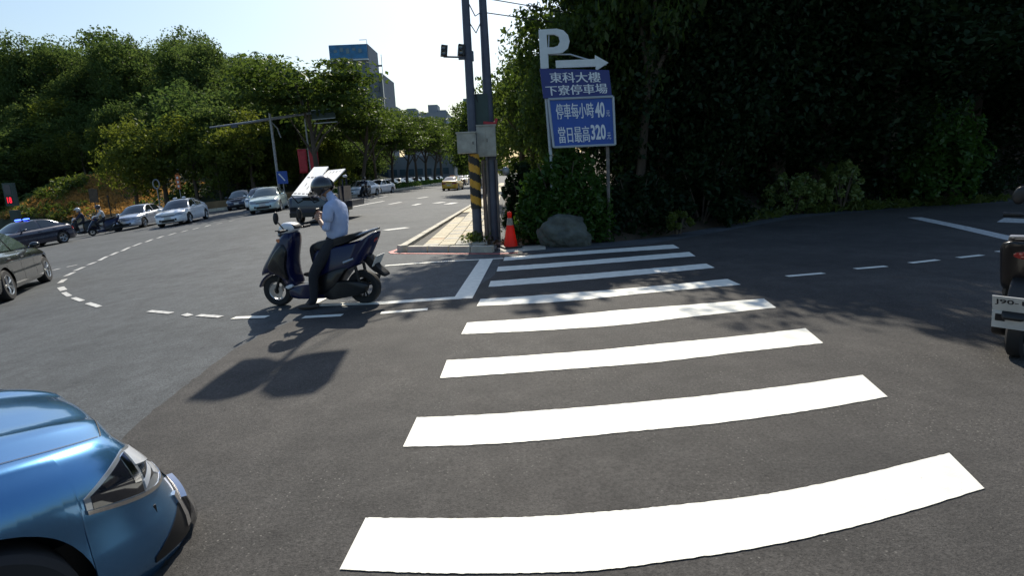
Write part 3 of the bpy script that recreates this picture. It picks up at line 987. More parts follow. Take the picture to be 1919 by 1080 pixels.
for _ in range(230):
    x = rng.uniform(6.2, 17)
    y = (12.65 + (x - 3.2) * .83 if x < 8.7 else 17.2 + (x - 8.7) * .19) + rng.uniform(.0, .55)
    pts.append((x, y, .06 + rng.uniform(0, .12)))
scatter('verge_grass', pts, 16, .11, M['grass'], (.22, .2, .16), 'yellow-green grass along the edge of the side street', aspect=.16, up=.0)
pts = [(-.78 + rng.normal() * .16, 12.95 + rng.normal() * .12, .12 + rng.uniform(0, .12)) for _ in range(14)]
scatter('pole_weeds', pts, 14, .07, M['grass'], (.10, .10, .12), 'small yellow-green weeds at the foot of the striped pole', aspect=.3, up=.0)
pts = []
for _ in range(1500):
    x, y = -49 + rng.normal() * 6, 62.5 + rng.normal() * 3.4
    d, h = lhill(x, y)
    if d > .8: pts.append((x, y, zg(x, y) + h + .15))
scatter('dry_grass', pts, 24, .20, M['dry'], (.55, .5, .34), 'tall dry straw-coloured grass covering the mound', aspect=.16, up=.0)
pts = [(-53 + rng.normal() * 3.2, 60 + rng.normal() * 2, 0) for _ in range(90)] + [(-48 + rng.normal() * 2, 59 + rng.normal() * 1.5, 0) for _ in range(40)] + [(-50 + rng.normal() * 1.3, 64 + rng.normal() * 1, 0.4) for _ in range(60)]
pts = [(x, y, zg(x, y) + max(0, lhill(x, y)[1]) + .4 + z) for x, y, z in pts if lhill(x, y)[0] > .5]
scatter('green_grass', pts, 26, .24, M['grass'], (.7, .6, .5), 'fresh green grass and weeds on the mound', aspect=.25, up=.1)
pts = []
for _ in range(800):
    x = rng.uniform(-100, -17); 
    y = rng.uniform(48, 84)
    d, h = lhill(x, y)
    if 2.6 < d < 22 and math.hypot((x + 46.5) / 1.4, y - 63.5) > 8.5: pts.append((x, y, zg(x, y) + h + .4))
scatter('hill_undergrowth', pts, 40, .26, M['leaf_hill'], (1.6, 1.5, .9), 'dark undergrowth between the trees of the left hillside')
hp = []
for (a, b) in zip(MEDC, MEDC[1:]):
    L = math.hypot(b[0] - a[0], b[1] - a[1])
    for k in range(int(L / .6)):
        t = k * .6 / L
        hp.append((a[0] + (b[0] - a[0]) * t + rng.normal() * .25, a[1] + (b[1] - a[1]) * t, .55))
me = leaves('hedge', hp, [(.8, .6, .45)] * len(hp), 40, .14, rng, M['leaf_bush'])
tag(link('hedge', me), 'low clipped hedge planted along the avenue median', 'hedge')
# ------------------------------------------------------------------ cars
def lut(tab, x):
    if x <= tab[0][0]: return tab[0][1]
    for (a, ya), (b, yb) in zip(tab, tab[1:]):
        if x <= b:
            t = (x - a) / (b - a)
            return ya + (yb - ya) * t
    return tab[-1][1]

def slut(tab, x):
    """smooth table look-up"""
    if x <= tab[0][0]: return tab[0][1]
    for i in range(len(tab) - 1):
        (a, ya), (b, yb) = tab[i], tab[i + 1]
        if x <= b:
            m0 = (tab[i + 1][1] - tab[i - 1][1]) / (tab[i + 1][0] - tab[i - 1][0]) if i > 0 else (yb - ya) / (b - a)
            m1 = (tab[i + 2][1] - ya) / (tab[i + 2][0] - a) if i + 2 < len(tab) else (yb - ya) / (b - a)
            h = b - a; t = (x - a) / h
            return (2 * t ** 3 - 3 * t * t + 1) * ya + (t ** 3 - 2 * t * t + t) * h * m0 + (-2 * t ** 3 + 3 * t * t) * yb + (t ** 3 - t * t) * h * m1
    return tab[-1][1]

class CarShape:
    def __init__(s, L=4.6, W=1.78, n=5.0, sill=.20, R_=.325, xf=None, wb=2.68, arch=.375, belt=None, crown=.05, crease=0.0, prof=None, wtop=.56, wbelt=.80, sill_in=.06, hood_x=.95):
        s.L, s.W, s.n, s.sill, s.R, s.arch, s.crown, s.crease = L, W, n, sill, R_, arch, crown, crease
        s.xf = xf if xf is not None else L / 2 - .92
        s.xr = s.xf - wb
        s.belt = belt or [(-1, .80), (-.93, .93), (-.8, 1.0), (-.45, .985), (0, .95), (.35, .93), (.6, .885), (.8, .815), (.92, .75), (1, .66)]
        s.prof = prof or [(.98, .95), (.62, 1.19), (.25, 1.395), (-.1, 1.45), (-.6, 1.445), (-.95, 1.38), (-1.35, 1.2), (-1.72, 1.03)]
        s.wtop, s.wbelt, s.sill_in = wtop, wbelt, sill_in
    def plan(s, th):
        c, q = math.cos(th), math.sin(th)
        e = 2 / s.n
        return s.L / 2 * math.copysign(abs(c) ** e, c), s.W / 2 * math.copysign(abs(q) ** e, q)
    def th_of(s, x):
        u = max(-1, min(1, x / (s.L / 2)))
        return math.acos(math.copysign(abs(u) ** (s.n / 2), u))
    def zt(s, x): return slut(s.belt, x / (s.L / 2))
    def zb(s, x, y):
        z = s.sill + (.04 if abs(x) > s.L / 2 - .25 else 0)
        if abs(y) > s.W * .25:
            for xc in (s.xf, s.xr):
                d = abs(x - xc)
                if d < s.arch: z = max(z, s.R + math.sqrt(s.arch ** 2 - d * d))
        return z
    SIDE = [(0, .055), (.10, .02), (.32, .0), (.52, .014), (.70, .006), (.78, .012), (.90, .05), (1, .115)]
    END = [(0, .11), (.12, .03), (.34, .0), (.50, .01), (.66, .05), (.82, .12), (1, .24)]
    def wall(s, th, v, off=0.0, z=None):
        """point on the flank or nose: th round the plan, v from sill to shoulder (or an absolute height z)"""
        x, y = s.plan(th)
        b = s.zb(x, y)
        sl = s.sill
        t = s.zt(x)
        if z is None: z = b + v * (t - b)
        vv = max(0, min(1, (z - sl) / (t - sl)))
        c, q = abs(math.cos(th)), abs(math.sin(th))
        e = 1e-3
        x2, y2 = s.plan(th + e); x1, y1 = s.plan(th - e)
        tx, ty = x2 - x1, y2 - y1
        l = math.hypot(tx, ty) or 1
        nx, ny = ty / l, -tx / l
        k = nx * nx
        ins = slut(s.SIDE, vv) * (1 - k) + slut(s.END, vv) * k
        return Vector((x - nx * (ins - off), y - ny * (ins - off), z))
    def top(s, x, k, off=0.0):
        """bonnet and boot surface, k from -1 to 1 across"""
        th = s.th_of(x)
        p = s.wall(th, 1.0)
        g = 1 - k * k
        nose = max(0, min(1, (s.L / 2 - abs(p.x)) / .5))
        z = p.z + s.crown * g * (.35 + .65 * nose)
        if s.crease and x > 0:
            z += s.crease * nose * (math.exp(-((abs(k) - .62) / .085) ** 2) - .5 * math.exp(-((abs(k) - .36) / .2) ** 2))
        return Vector((p.x, p.y * k, z + off))
    def thetas(s):
        T = set()
        for i in range(0, 91): T.add(round(PI * i / 90, 5))
        for xc in (s.xf, s.xr):
            for i in range(-12, 13):
                T.add(round(s.th_of(xc + s.arch * math.sin(PI / 2 * i / 12)), 5))
            T.add(round(s.th_of(xc + s.arch + .004), 5)); T.add(round(s.th_of(xc - s.arch - .004), 5))
        i = -s.L / 2 * .8
        while i < s.L / 2 * .8:
            T.add(round(s.th_of(i), 5)); i += .12
        T = sorted(T)
        out = [T[0]]
        for t in T[1:]:
            if t - out[-1] > 2e-4: out.append(t)
        return out
    def body(s):
        T = s.thetas()
        VV = [0, .05, .10, .2, .32, .42, .52, .62, .70, .75, .80, .85, .90, .95, 1.0]
        KK = [1, .93, .86, .78, .70, .62, .54, .45, .36, .2, 0]
        b = MB()
        for sg in (1, -1):
            V, F = [], []
            nrow = len(VV) + len(KK) - 1
            for t in T:
                ww = [s.wall(t, v) for v in VV]
                pw = ww[-1]
                x0 = s.plan(t)[0]
                cap = []
                for k in KK[1:]:
                    q = s.top(s.plan(t)[0], k)
                    cap.append(Vector((pw.x, pw.y * k if abs(pw.y) > 1e-6 else 0, q.z)))
                for p in ww + cap: V.append((p.x, p.y * sg, p.z))
            for i in range(len(T) - 1):
                for j in range(nrow - 1):
                    a, c = i * nrow + j, (i + 1) * nrow + j
                    F.append((a, c, c + 1, a + 1) if sg > 0 else (a, a + 1, c + 1, c))
            b.add(V, F)
        return b
    def patch(s, th0, th1, zlo, zhi, off=.006, n=14, m=5, sg=1):
        """raised panel following the skin between two heights (functions of 0..1 along it)"""
        V, F = [], []
        for o in (off, -.02):
            for i in range(n + 1):
                t = i / n
                th = th0 + (th1 - th0) * t
                a, c = (zlo(t) if callable(zlo) else zlo), (zhi(t) if callable(zhi) else zhi)
                for j in range(m + 1):
                    p = s.wall(abs(th), 0, o, z=a + (c - a) * j / m)
                    V.append((p.x, p.y * (sg if th >= 0 else -sg), p.z))
        w = m + 1; N = (n + 1) * w
        for i in range(n):
            for j in range(m):
                F.append((i * w + j, (i + 1) * w + j, (i + 1) * w + j + 1, i * w + j + 1))
        for i in range(n):
            F.append((i * w, (i + 1) * w, N + (i + 1) * w, N + i * w))
            F.append((i * w + m, (i + 1) * w + m, N + (i + 1) * w + m, N + i * w + m))
        for j in range(m):
            F.append((j, j + 1, N + j + 1, N + j))
            F.append((n * w + j, n * w + j + 1, N + n * w + j + 1, N + n * w + j))
        return MB().add(V, F)
    # --- greenhouse
    def cab(s, u):
        n = len(s.prof) - 1
        xs = [(i, p[0]) for i, p in enumerate(s.prof)]; zs = [(i, p[1]) for i, p in enumerate(s.prof)]
        x, z = slut(xs, u * n), slut(zs, u * n)
        zb_ = s.zt(x)
        zr = max(p[1] for p in s.prof)
        f = max(0, min(1, (z - zb_) / (zr - zb_)))
        return x, z, (s.wbelt - .04) + (s.wtop - s.wbelt + .04) * f ** .9
    def strip(s, u0, u1, off=0.0, wk=1.0, n=12, m=8):
        V, F = [], []
        for i in range(n + 1):
            x, z, w = s.cab(u0 + (u1 - u0) * i / n)
            for j in range(m + 1):
                k = -1 + 2 * j / m
                V.append((x + off * (.6 if x > 0 else -.4) + (.10 if x > 0 else -.07) * (1 - k * k), w * wk * k, z + off + .035 * (1 - k * k) * (.4 + .6 * (1 if z > 1.2 else .5)) - .018 * (k ** 6)))
        for i in range(n):
            for j in range(m):
                a = i * (m + 1) + j
                F.append((a, a + 1, a + m + 2, a + m + 1))
        return MB().add(V, F)
    def side_y(s, x, z):
        """flank of the greenhouse at a height"""
        zb_ = s.zt(x)
        zr = max(p[1] for p in s.prof)
        f = max(0, min(1, (z - zb_) / (zr - zb_)))
        return (s.wbelt + (s.wtop + .02 - s.wbelt) * f)
    def zedge(s, x):
        lo, hi = 0.0, 1.0
        for _ in range(30):
            m = (lo + hi) / 2
            if s.cab(m)[0] > x: lo = m
            else: hi = m
        return s.cab(lo)[1]
    def sides(s):
        b = MB()
        x0, x1 = s.prof[0][0], s.prof[-1][0]
        for sg in (1, -1):
            V, F = [], []
            N = 40
            for i in range(N + 1):
                u = i / N
                x, z, w = s.cab(u)
                zb_ = min(s.zt(x) - .03, z)
                for j in range(5):
                    zz = zb_ + (z - zb_) * j / 4
                    y = s.side_y(x, zz) if j < 4 else w
                    V.append((x, y * sg, zz - (.018 if j == 4 else 0)))
            for i in range(N):
                for j in range(4):
                    a = i * 5 + j
                    F.append((a, a + 1, a + 6, a + 5))
            b.add(V, F)
        return b
    def window(s, xa, xb, lo=.035, hi=.05, sg=1, off=.008, n=10, slant=0.0):
        V, F = [], []
        for i in range(n + 1):
            for j in range(5):
                x = xa + (xb - xa) * i / n
                zb_, ze = s.zt(x) + lo, s.zedge(x) - hi
                if ze < zb_ + .012: ze = zb_ + .012
                z = zb_ + (ze - zb_) * j / 4
                V.append((x - slant * (z - zb_) * (1 if i == n else (1 if i == 0 else 0)) * 0, (s.side_y(x, z) + off) * sg, z))
        for i in range(n):
            for j in range(4):
                a = i * 5 + j
                F.append((a, a + 1, a + 6, a + 5))
        return MB().add(V, F)

WHEELS = {}
def wheel_meshes(R_=.325, W=.21, spokes=5, key='five'):
    k = (R_, W, spokes, key)
    if k in WHEELS: return WHEELS[k]
    t = MB()
    r0 = R_ * .66
    t.lathe([(r0, -W / 2), (R_ * .93, -W / 2), (R_, -W * .36), (R_, W * .36), (R_ * .93, W / 2), (r0, W / 2), (r0 * .96, 0)], 40, 'y', closed=True)
    to = t.build('tyre', M['rubber']); tm = to.data; bpy.data.objects.remove(to)
    r = MB()
    r.lathe([(r0 * 1.0, W * .50), (r0 * .90, W * .46), (r0 * .88, W * .2), (r0 * .98, -W * .46), (r0 * 1.0, -W * .46)], 40, 'y')
    r.lathe([(0, W * .40), (r0 * .17, W * .40), (r0 * .22, W * .30), (r0 * .22, W * .05)], 20, 'y')
    for i in range(spokes):
        q = 2 * PI * i / spokes
        for dq in (-.17, .17):
            a = Vector((math.cos(q + dq * .6) * r0 * .18, W * .33, math.sin(q + dq * .6) * r0 * .18))
            b_ = Vector((math.cos(q + dq) * r0 * .93, W * .42, math.sin(q + dq) * r0 * .93))
            r.tube([a, (a + b_) / 2 + Vector((0, .012, 0)), b_], [r0 * .085, r0 * .075, r0 * .085], 6)
    ro = r.build('rim', M['alloy']); rm = ro.data; bpy.data.objects.remove(ro)
    d = MB(); d.lathe([(0, W * .05), (r0 * .93, W * .05), (r0 * .93, -W * .3), (0, -W * .3)], 28, 'y')
    do = d.build('brake_disc', M['black']); dm = do.data; bpy.data.objects.remove(do)
    WHEELS[k] = (tm, rm, dm)
    return WHEELS[k]

def add_wheels(root, s, spokes=5, full=True):
    tm, rm, dm = wheel_meshes(s.R, .21, spokes)
    for x in (s.xf, s.xr):
        for sg in (1, -1):
            w = link('wheel', dm, root)
            w.location = (x, sg * (s.W / 2 - .135), s.R)
            if sg < 0: w.rotation_euler = (0, 0, PI)
            link('tyre', tm, w)
            if full: link('rim', rm, w)

def make_car(label, name='sedan', cat='car', shape=None, mat=None, glass=None, front='plain', taxi=False, cut=(.30, .62), plates=True, wins=((.70, -.22), (-.32, -1.12)), spokes=5, group=None, under=True, mirrors=True):
    s = shape or CarShape()
    root = thing(name, label, cat, (0, 0, 0), 0, group)
    glass = glass or M['glass']
    body = s.body().build('body', mat, root, angle=40)
    ub = MB()
    ub.box((0, 0, s.sill + .16), (s.L - .5, s.W - .52, .36))
    ub.box((0, 0, s.sill + .32), (s.xf - s.xr - 2 * s.arch - .05, s.W - .2, .30))
    ub.build('underbody', M['black'], root, smooth=False)
    c0, c1 = cut
    s.strip(0, c0, .0, n=10).build('windscreen', glass, root)
    s.strip(c0, c1, 0, n=12).build('roof', mat, root)
    s.strip(c1, 1, 0, n=10).build('rear_window', glass, root)
    s.sides().build('pillars', mat, root)
    for sg in (1, -1):
        for xa, xb in wins:
            s.window(xa, xb, sg=sg).build('side_window', glass, root)
        if mirrors:
            b = MB(); x = s.prof[0][0] - .28
            b.ball((x, sg * (s.W / 2 + .07), s.zt(x) + .06), (.075, .105, .068), 12, 8)
            b.box((x - .0, sg * (s.W / 2 - .05), s.zt(x) + .02), (.06, .14, .03))
            b.build('mirror', mat, root)
        # door shut lines and handles
        for x in (wins[0][0] - .12, wins[0][1] - .05, wins[1][1] + .02):
            b = MB(); V = []
            for j in range(9):
                z = s.sill + .10 + (s.zt(x) - .02 - s.sill - .10) * j / 8
                p = s.wall(s.th_of(x), 0, .0015, z=max(z, s.zb(x, s.W / 2)))
                V += [(p.x - .005, p.y * sg, p.z), (p.x + .005, p.y * sg, p.z)]
            b.add(V, [(2 * j, 2 * j + 1, 2 * j + 3, 2 * j + 2) for j in range(8)])
            b.build('shut_line', M['black'], root, smooth=False)
        for x in (wins[0][1] + .1, wins[1][1] + .2):
            p = s.wall(s.th_of(x), 0, .012, z=s.zt(x) - .14)
            h = MB(); h.box((p.x, p.y * sg, p.z), (.18, .03, .03)); h.build('door_handle', mat, root)
    # lamps, grille, bumper openings, plates
    zf = s.zt(s.L / 2 - .1)
    thA = s.th_of(s.L / 2 - .62); thB = s.th_of(s.L / 2 - .012)
    if front != 'custom':
        for sg in (1, -1):
            s.patch(thB * .75, thA, lambda t: zf - .13 + .05 * t, lambda t: zf - .015 + .085 * t ** .8, .006, 12, 4, sg).build('headlight', M['lens'], root)
            s.patch(thB * .66, thB * 1.25, lambda t: s.sill + .13, lambda t: s.sill + .25, .004, 8, 3, sg).build('fog_lamp_recess', M['black'], root)
        s.patch(-thB * .72, thB * .72, zf - .135, zf - .045, .006, 14, 3).build('grille', M['black'], root)
        s.patch(-thB * .6, thB * .6, s.sill + .08, s.sill + .23, .006, 14, 3).build('lower_intake', M['black'], root)
        b = s.patch(-thB * .72, thB * .72, zf - .10, zf - .085, .014, 14, 1); b.build('grille_bar', M['chrome'], root)
    zr = s.zt(-s.L / 2 + .1)
    thC = s.th_of(-s.L / 2 + .34); thD = s.th_of(-s.L / 2 + .012)
    for sg in (1, -1):
        s.patch(thC, PI - (PI - thD) * .62, lambda t: zr - .20, lambda t: zr - .05, .007, 12, 4, sg).build('tail_light', M['red_lens'], root)
    if plates:
        for x, z, rz in ((s.L / 2 - .012, s.sill + .29, 0), (-s.L / 2 + .03, zr - .34, 0)):
            b = MB(); b.box((x, 0, z), (.012, .36, .15)); b.build('licence_plate', M['plate'], root, smooth=False)
    if taxi:
        b = MB(); b.box((-.05, 0, max(p[1] for p in s.prof) + .085), (.16, .42, .13), taper=.8)
        b.build('roof_sign', taxi, root)
    if under: add_wheels(root, s, spokes)
    return root

def put(o, x, y, rz, dz=0.0):
    place(o, (x, y, zg(x, y) + dz), rz, True)

def repaint(o, mapping):
    """give a copied car its own paint without touching the shared mesh data"""
    for ch in [o] + list(o.children):
        if ch.type != 'MESH': continue
        for i, sl in enumerate(ch.material_slots):
            if sl.material in mapping:
                new = mapping[sl.material]
                sl.link = 'OBJECT'; sl.material = new

P_WHITE = paint('white car paint', (.86, .86, .86), 0, .3)
P_SILVER = paint('silver car paint', (.50, .53, .60), .5, .3)
P_BLACK = paint('black car paint', (.014, .016, .018), .2, .22)
P_GREY = paint('dark grey car paint', (.018, .022, .024), .3, .24)
P_NAVY = paint('navy car paint', (.012, .016, .04), .3, .25)
P_GREEN = paint('pale green white car paint', (.55, .66, .64), .1, .3)
P_YELLOW = paint('taxi yellow paint', (.72, .40, .01), 0, .35)
P_BLUE = paint('metallic blue paint', (.085, .25, .48), .82, .22)

# the sedan all others are copied from: the dark car cut by the left picture edge
black = make_car('dark grey sedan cut off by the left picture edge with five-spoke wheels', 'sedan', 'car', CarShape(L=4.65, W=1.82), P_GREY, M['glass_l'])
put(black, -11.93, 12.38, R(115.8))
def another(label, mat, x, y, rz, name='sedan', glass=None, extra=None, group=None):
    o = copy_tree(black)
    o.name = name
    tag(o, label, 'car', group)
    m = {P_GREY: mat}
    if glass: m[M['glass_l']] = glass
    repaint(o, m)
    put(o, x, y, rz)
    return o
pc_ = another('dark navy sedan with an added blue roof glow in place of a window glint behind the near grey sedan', P_NAVY, -25.6, 29.6, R(258), glass=M['glass'])
rb = MB(); rb.box((-.1, 0, 1.49), (.2, .8, .03)); rb.build('roof_bar', M['black'], pc_)  # bar added to carry the blue glow
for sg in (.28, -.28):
    rb = MB(); rb.box((-.1, sg, 1.545), (.16, .28, .06), taper=.8); rb.build('roof_lamp_shape', M['blue_glint'], pc_)  # added glowing blocks for the blue window glint; the car has no such lamps
another('silver car with dark windscreen beside the white taxi', P_SILVER, -24.6, 37.6, R(277), glass=M['glass'])
wt = another('white sedan with two small roof lamps driving in front of the silver car', P_WHITE, -20.0, 34.6, R(279), glass=M['glass'])
rb = MB(); rb.box((-.1, 0, 1.485), (.12, .8, .03)); rb.build('roof_bar', M['black'], wt)
for sg in (.26, -.26):
    rb = MB(); rb.ball((-.1, sg, 1.54), (.10, .12, .06), 12, 8); rb.build('roof_lamp_shape', M['sc_white'], wt)
another('navy sedan half hidden behind the pale green sedan', P_NAVY, -21.5, 45.8, R(283), glass=M['glass_l'])
another('white sedan mostly hidden between the navy and the pale green sedans', P_WHITE, -18.3, 42.0, R(283), glass=M['glass'])
another('pale green-white sedan seen from the front left of the slotted panels', P_GREEN, -14.9, 35.2, R(283), glass=M['glass_l'])
yt = another('yellow taxi driving away down the avenue', P_YELLOW, -6.0, 62, R(84), name='taxi', glass=M['glass'])
rb = MB(); rb.box((-.15, 0, 1.54), (.18, .5, .14), taper=.8); rb.build('roof_sign', M['orange_lens'], yt)
another('white car behind the dark scooter rider near the start of the median', P_WHITE, *at(680, 54)[:2], R(252), glass=M['glass'])
another('white car following just behind the first one at the median', P_WHITE, *at(712, 60)[:2], R(252), glass=M['glass'])
another('dark car ahead of the yellow taxi on the avenue', P_GREY, *at(866, 88)[:2], R(86), glass=M['glass'])
another('white car farthest down the avenue beside the striped pole', P_WHITE, *at(876, 96)[:2], R(86), glass=M['glass'])
another('silver car in the haze between taxi and striped pole', P_SILVER, *at(858, 120)[:2], R(86), glass=M['glass'])
RC = ['first', 'second', 'third', 'fourth', 'fifth', 'sixth', 'seventh', 'eighth', 'ninth']
for k, px in enumerate([742, 757, 771, 785, 797, 808, 820, 830, 839]):
    D = 74 + k * 6.5
    p = at(px, D)
    another('%s white car from the left in the queue seen between the median trunks' % RC[k], [P_WHITE, P_SILVER, P_WHITE][k % 3] if k != 1 else P_WHITE, p.x - 2.2, p.y + 1, R(262), glass=M['glass'], group='cars queueing beyond the median')

# ---- the blue car in the near left corner
SB = CarShape(L=4.6, W=1.80, n=3.6, R_=.33, arch=.385, sill=.13, crown=.05, crease=.015,
              belt=[(-1, .80), (-.93, .93), (-.8, 1.0), (-.45, .99), (0, .96), (.35, .945), (.6, .91), (.8, .85), (.92, .79), (1, .70)])
SB.END = [(0, .05), (.08, .01), (.2, 0), (.38, .035), (.58, .10), (.8, .19), (1, .34)]
blue = make_car('metallic blue car nosing into the picture at the lower left', 'car', 'car', SB, P_BLUE, M['glass'], front='custom', plates=False)
def th_at(x): return SB.th_of(x)
H2 = SB.L / 2
for sg in (1, -1):
    a, c = th_at(H2 - .03), th_at(H2 - .52)
    zl = lambda t: .555 + .075 * t ** 1.4 - .06 * math.sin(PI * t) + .03 * (1 - t)
    zh = lambda t: .665 + .130 * t ** .7 - .11 * max(0, (t - .62) / .38) ** 1.5
    hl = SB.patch(a, c, zl, zh, .005, 26, 8, sg).build('headlight', M['lens'], blue)
    SB.patch(a, c, lambda t: zl(t) - .012, lambda t: zl(t) + .006, .011, 26, 1, sg).build('trim', M['chrome'], hl)
    def band_(t0, t1, f0, f1, g0, g1, mat, nm, off):
        A, B = a + (c - a) * t0, a + (c - a) * t1
        def lo(u): t = t0 + (t1 - t0) * u; return zl(t) + (zh(t) - zl(t)) * (f0 + (f1 - f0) * u)
        def hi(u): t = t0 + (t1 - t0) * u; return zl(t) + (zh(t) - zl(t)) * (g0 + (g1 - g0) * u)
        SB.patch(A, B, lo, hi, off, 10, 3, sg).build(nm, mat, hl)
    band_(.64, .97, 0.05, 0.10, .95, .85, M['lens_dark'], 'smoked_end', .0075)
    band_(.20, .26, .06, .06, .95, .95, M['lens_dark'], 'gap', .0078)
    band_(.30, .60, .34, .20, .55, .62, M['lens_dark'], 'gap', .0078)
    band_(.24, .62, .50, .66, .97, .96, M['reflector'], 'reflector', .009)
    band_(.30, .46, .06, .30, .34, .60, M['reflector'], 'reflector', .0092)
    band_(.47, .62, .42, .10, .58, .28, M['reflector'], 'reflector', .0095)
    band_(.03, .22, .42, .40, .92, .92, M['lens'], 'reflector', .0085)
    band_(.02, .26, .04, .04, .30, .20, M['reflector'], 'reflector', .010)
    band_(.64, .70, .30, .34, .96, .96, M['chrome'], 'reflector', .0098)
    # bumper corner recess with its bright L-shaped blade
    f0, f1 = th_at(H2 - .012), th_at(H2 - .30)
    rc = SB.patch(f0, f1, lambda t: .17 + .05 * t, lambda t: .45 - .20 * t ** 1.5, .004, 14, 5, sg).build('fog_lamp_recess', M['black'], blue)
    SB.patch(f0 * .98, f0 + (f1 - f0) * .34, lambda t: .15, lambda t: .42 - .06 * t, .03, 10, 3, sg).build('blade', M['chrome'], rc)
    SB.patch(f0 + (f1 - f0) * .42, f0 + (f1 - f0) * .52, lambda t: .24, lambda t: .42, .012, 6, 3, sg).build('blade', M['chrome'], rc)
    # shut line between bonnet and wing
    V = []
    for i in range(41):
        x = H2 - .30 - 1.05 * i / 40
        k = .93 - .05 * (i / 40)
        p = SB.top(x, k * sg, .0025)
        q = SB.top(x, (k - .008) * sg, .0025)
        V += [tuple(p), tuple(q)]
    MB().add(V, [(2 * j, 2 * j + 1, 2 * j + 3, 2 * j + 2) for j in range(40)]).build('shut_line', M['black'], blue, smooth=False)
V = []
for i in range(41):
    k = -.93 + 1.86 * i / 40
    x = H2 - .30 + .14 * (1 - k * k)
    p = SB.top(x, k, .0025); q = SB.top(x - .010, k, .0025)
    V += [tuple(p), tuple(q)]
MB().add(V, [(2 * j, 2 * j + 1, 2 * j + 3, 2 * j + 2) for j in range(40)]).build('bonnet_edge', M['black'], blue, smooth=False)
SB.patch(-th_at(H2 - .03) * .9, th_at(H2 - .03) * .9, .44, .64, .006, 16, 4).build('grille', M['black'], blue)
BL_RZ = R(52)
cf = Vector((math.cos(BL_RZ), math.sin(BL_RZ)))
cr_ = Vector((cf.y, -cf.x))
corner = Vector((-1.50, 2.31))
cpos = corner - cf * (SB.L / 2 - .14) - cr_ * (SB.W / 2 - .12)
blue.location = (cpos.x, cpos.y, -.25)
blue.rotation_euler = (0, R(0.0), BL_RZ)
# ------------------------------------------------------------------ scooters
def smooth_poly(pts, n=3):
    """rounds an outline by corner cutting"""
    for _ in range(n):
        q = []
        for a, b in zip(pts, pts[1:] + pts[:1]):
            q.append((a[0] * .8 + b[0] * .2, a[1] * .8 + b[1] * .2)); q.append((a[0] * .2 + b[0] * .8, a[1] * .2 + b[1] * .8))
        pts = q
    return pts

def SX(pts, rnd=2):
    """outline read off the side view: 130 picture units to the metre"""
    p = [((604 - x) / 130, (572 - y) / 130) for x, y in pts]
    return smooth_poly(p, rnd) if rnd else p

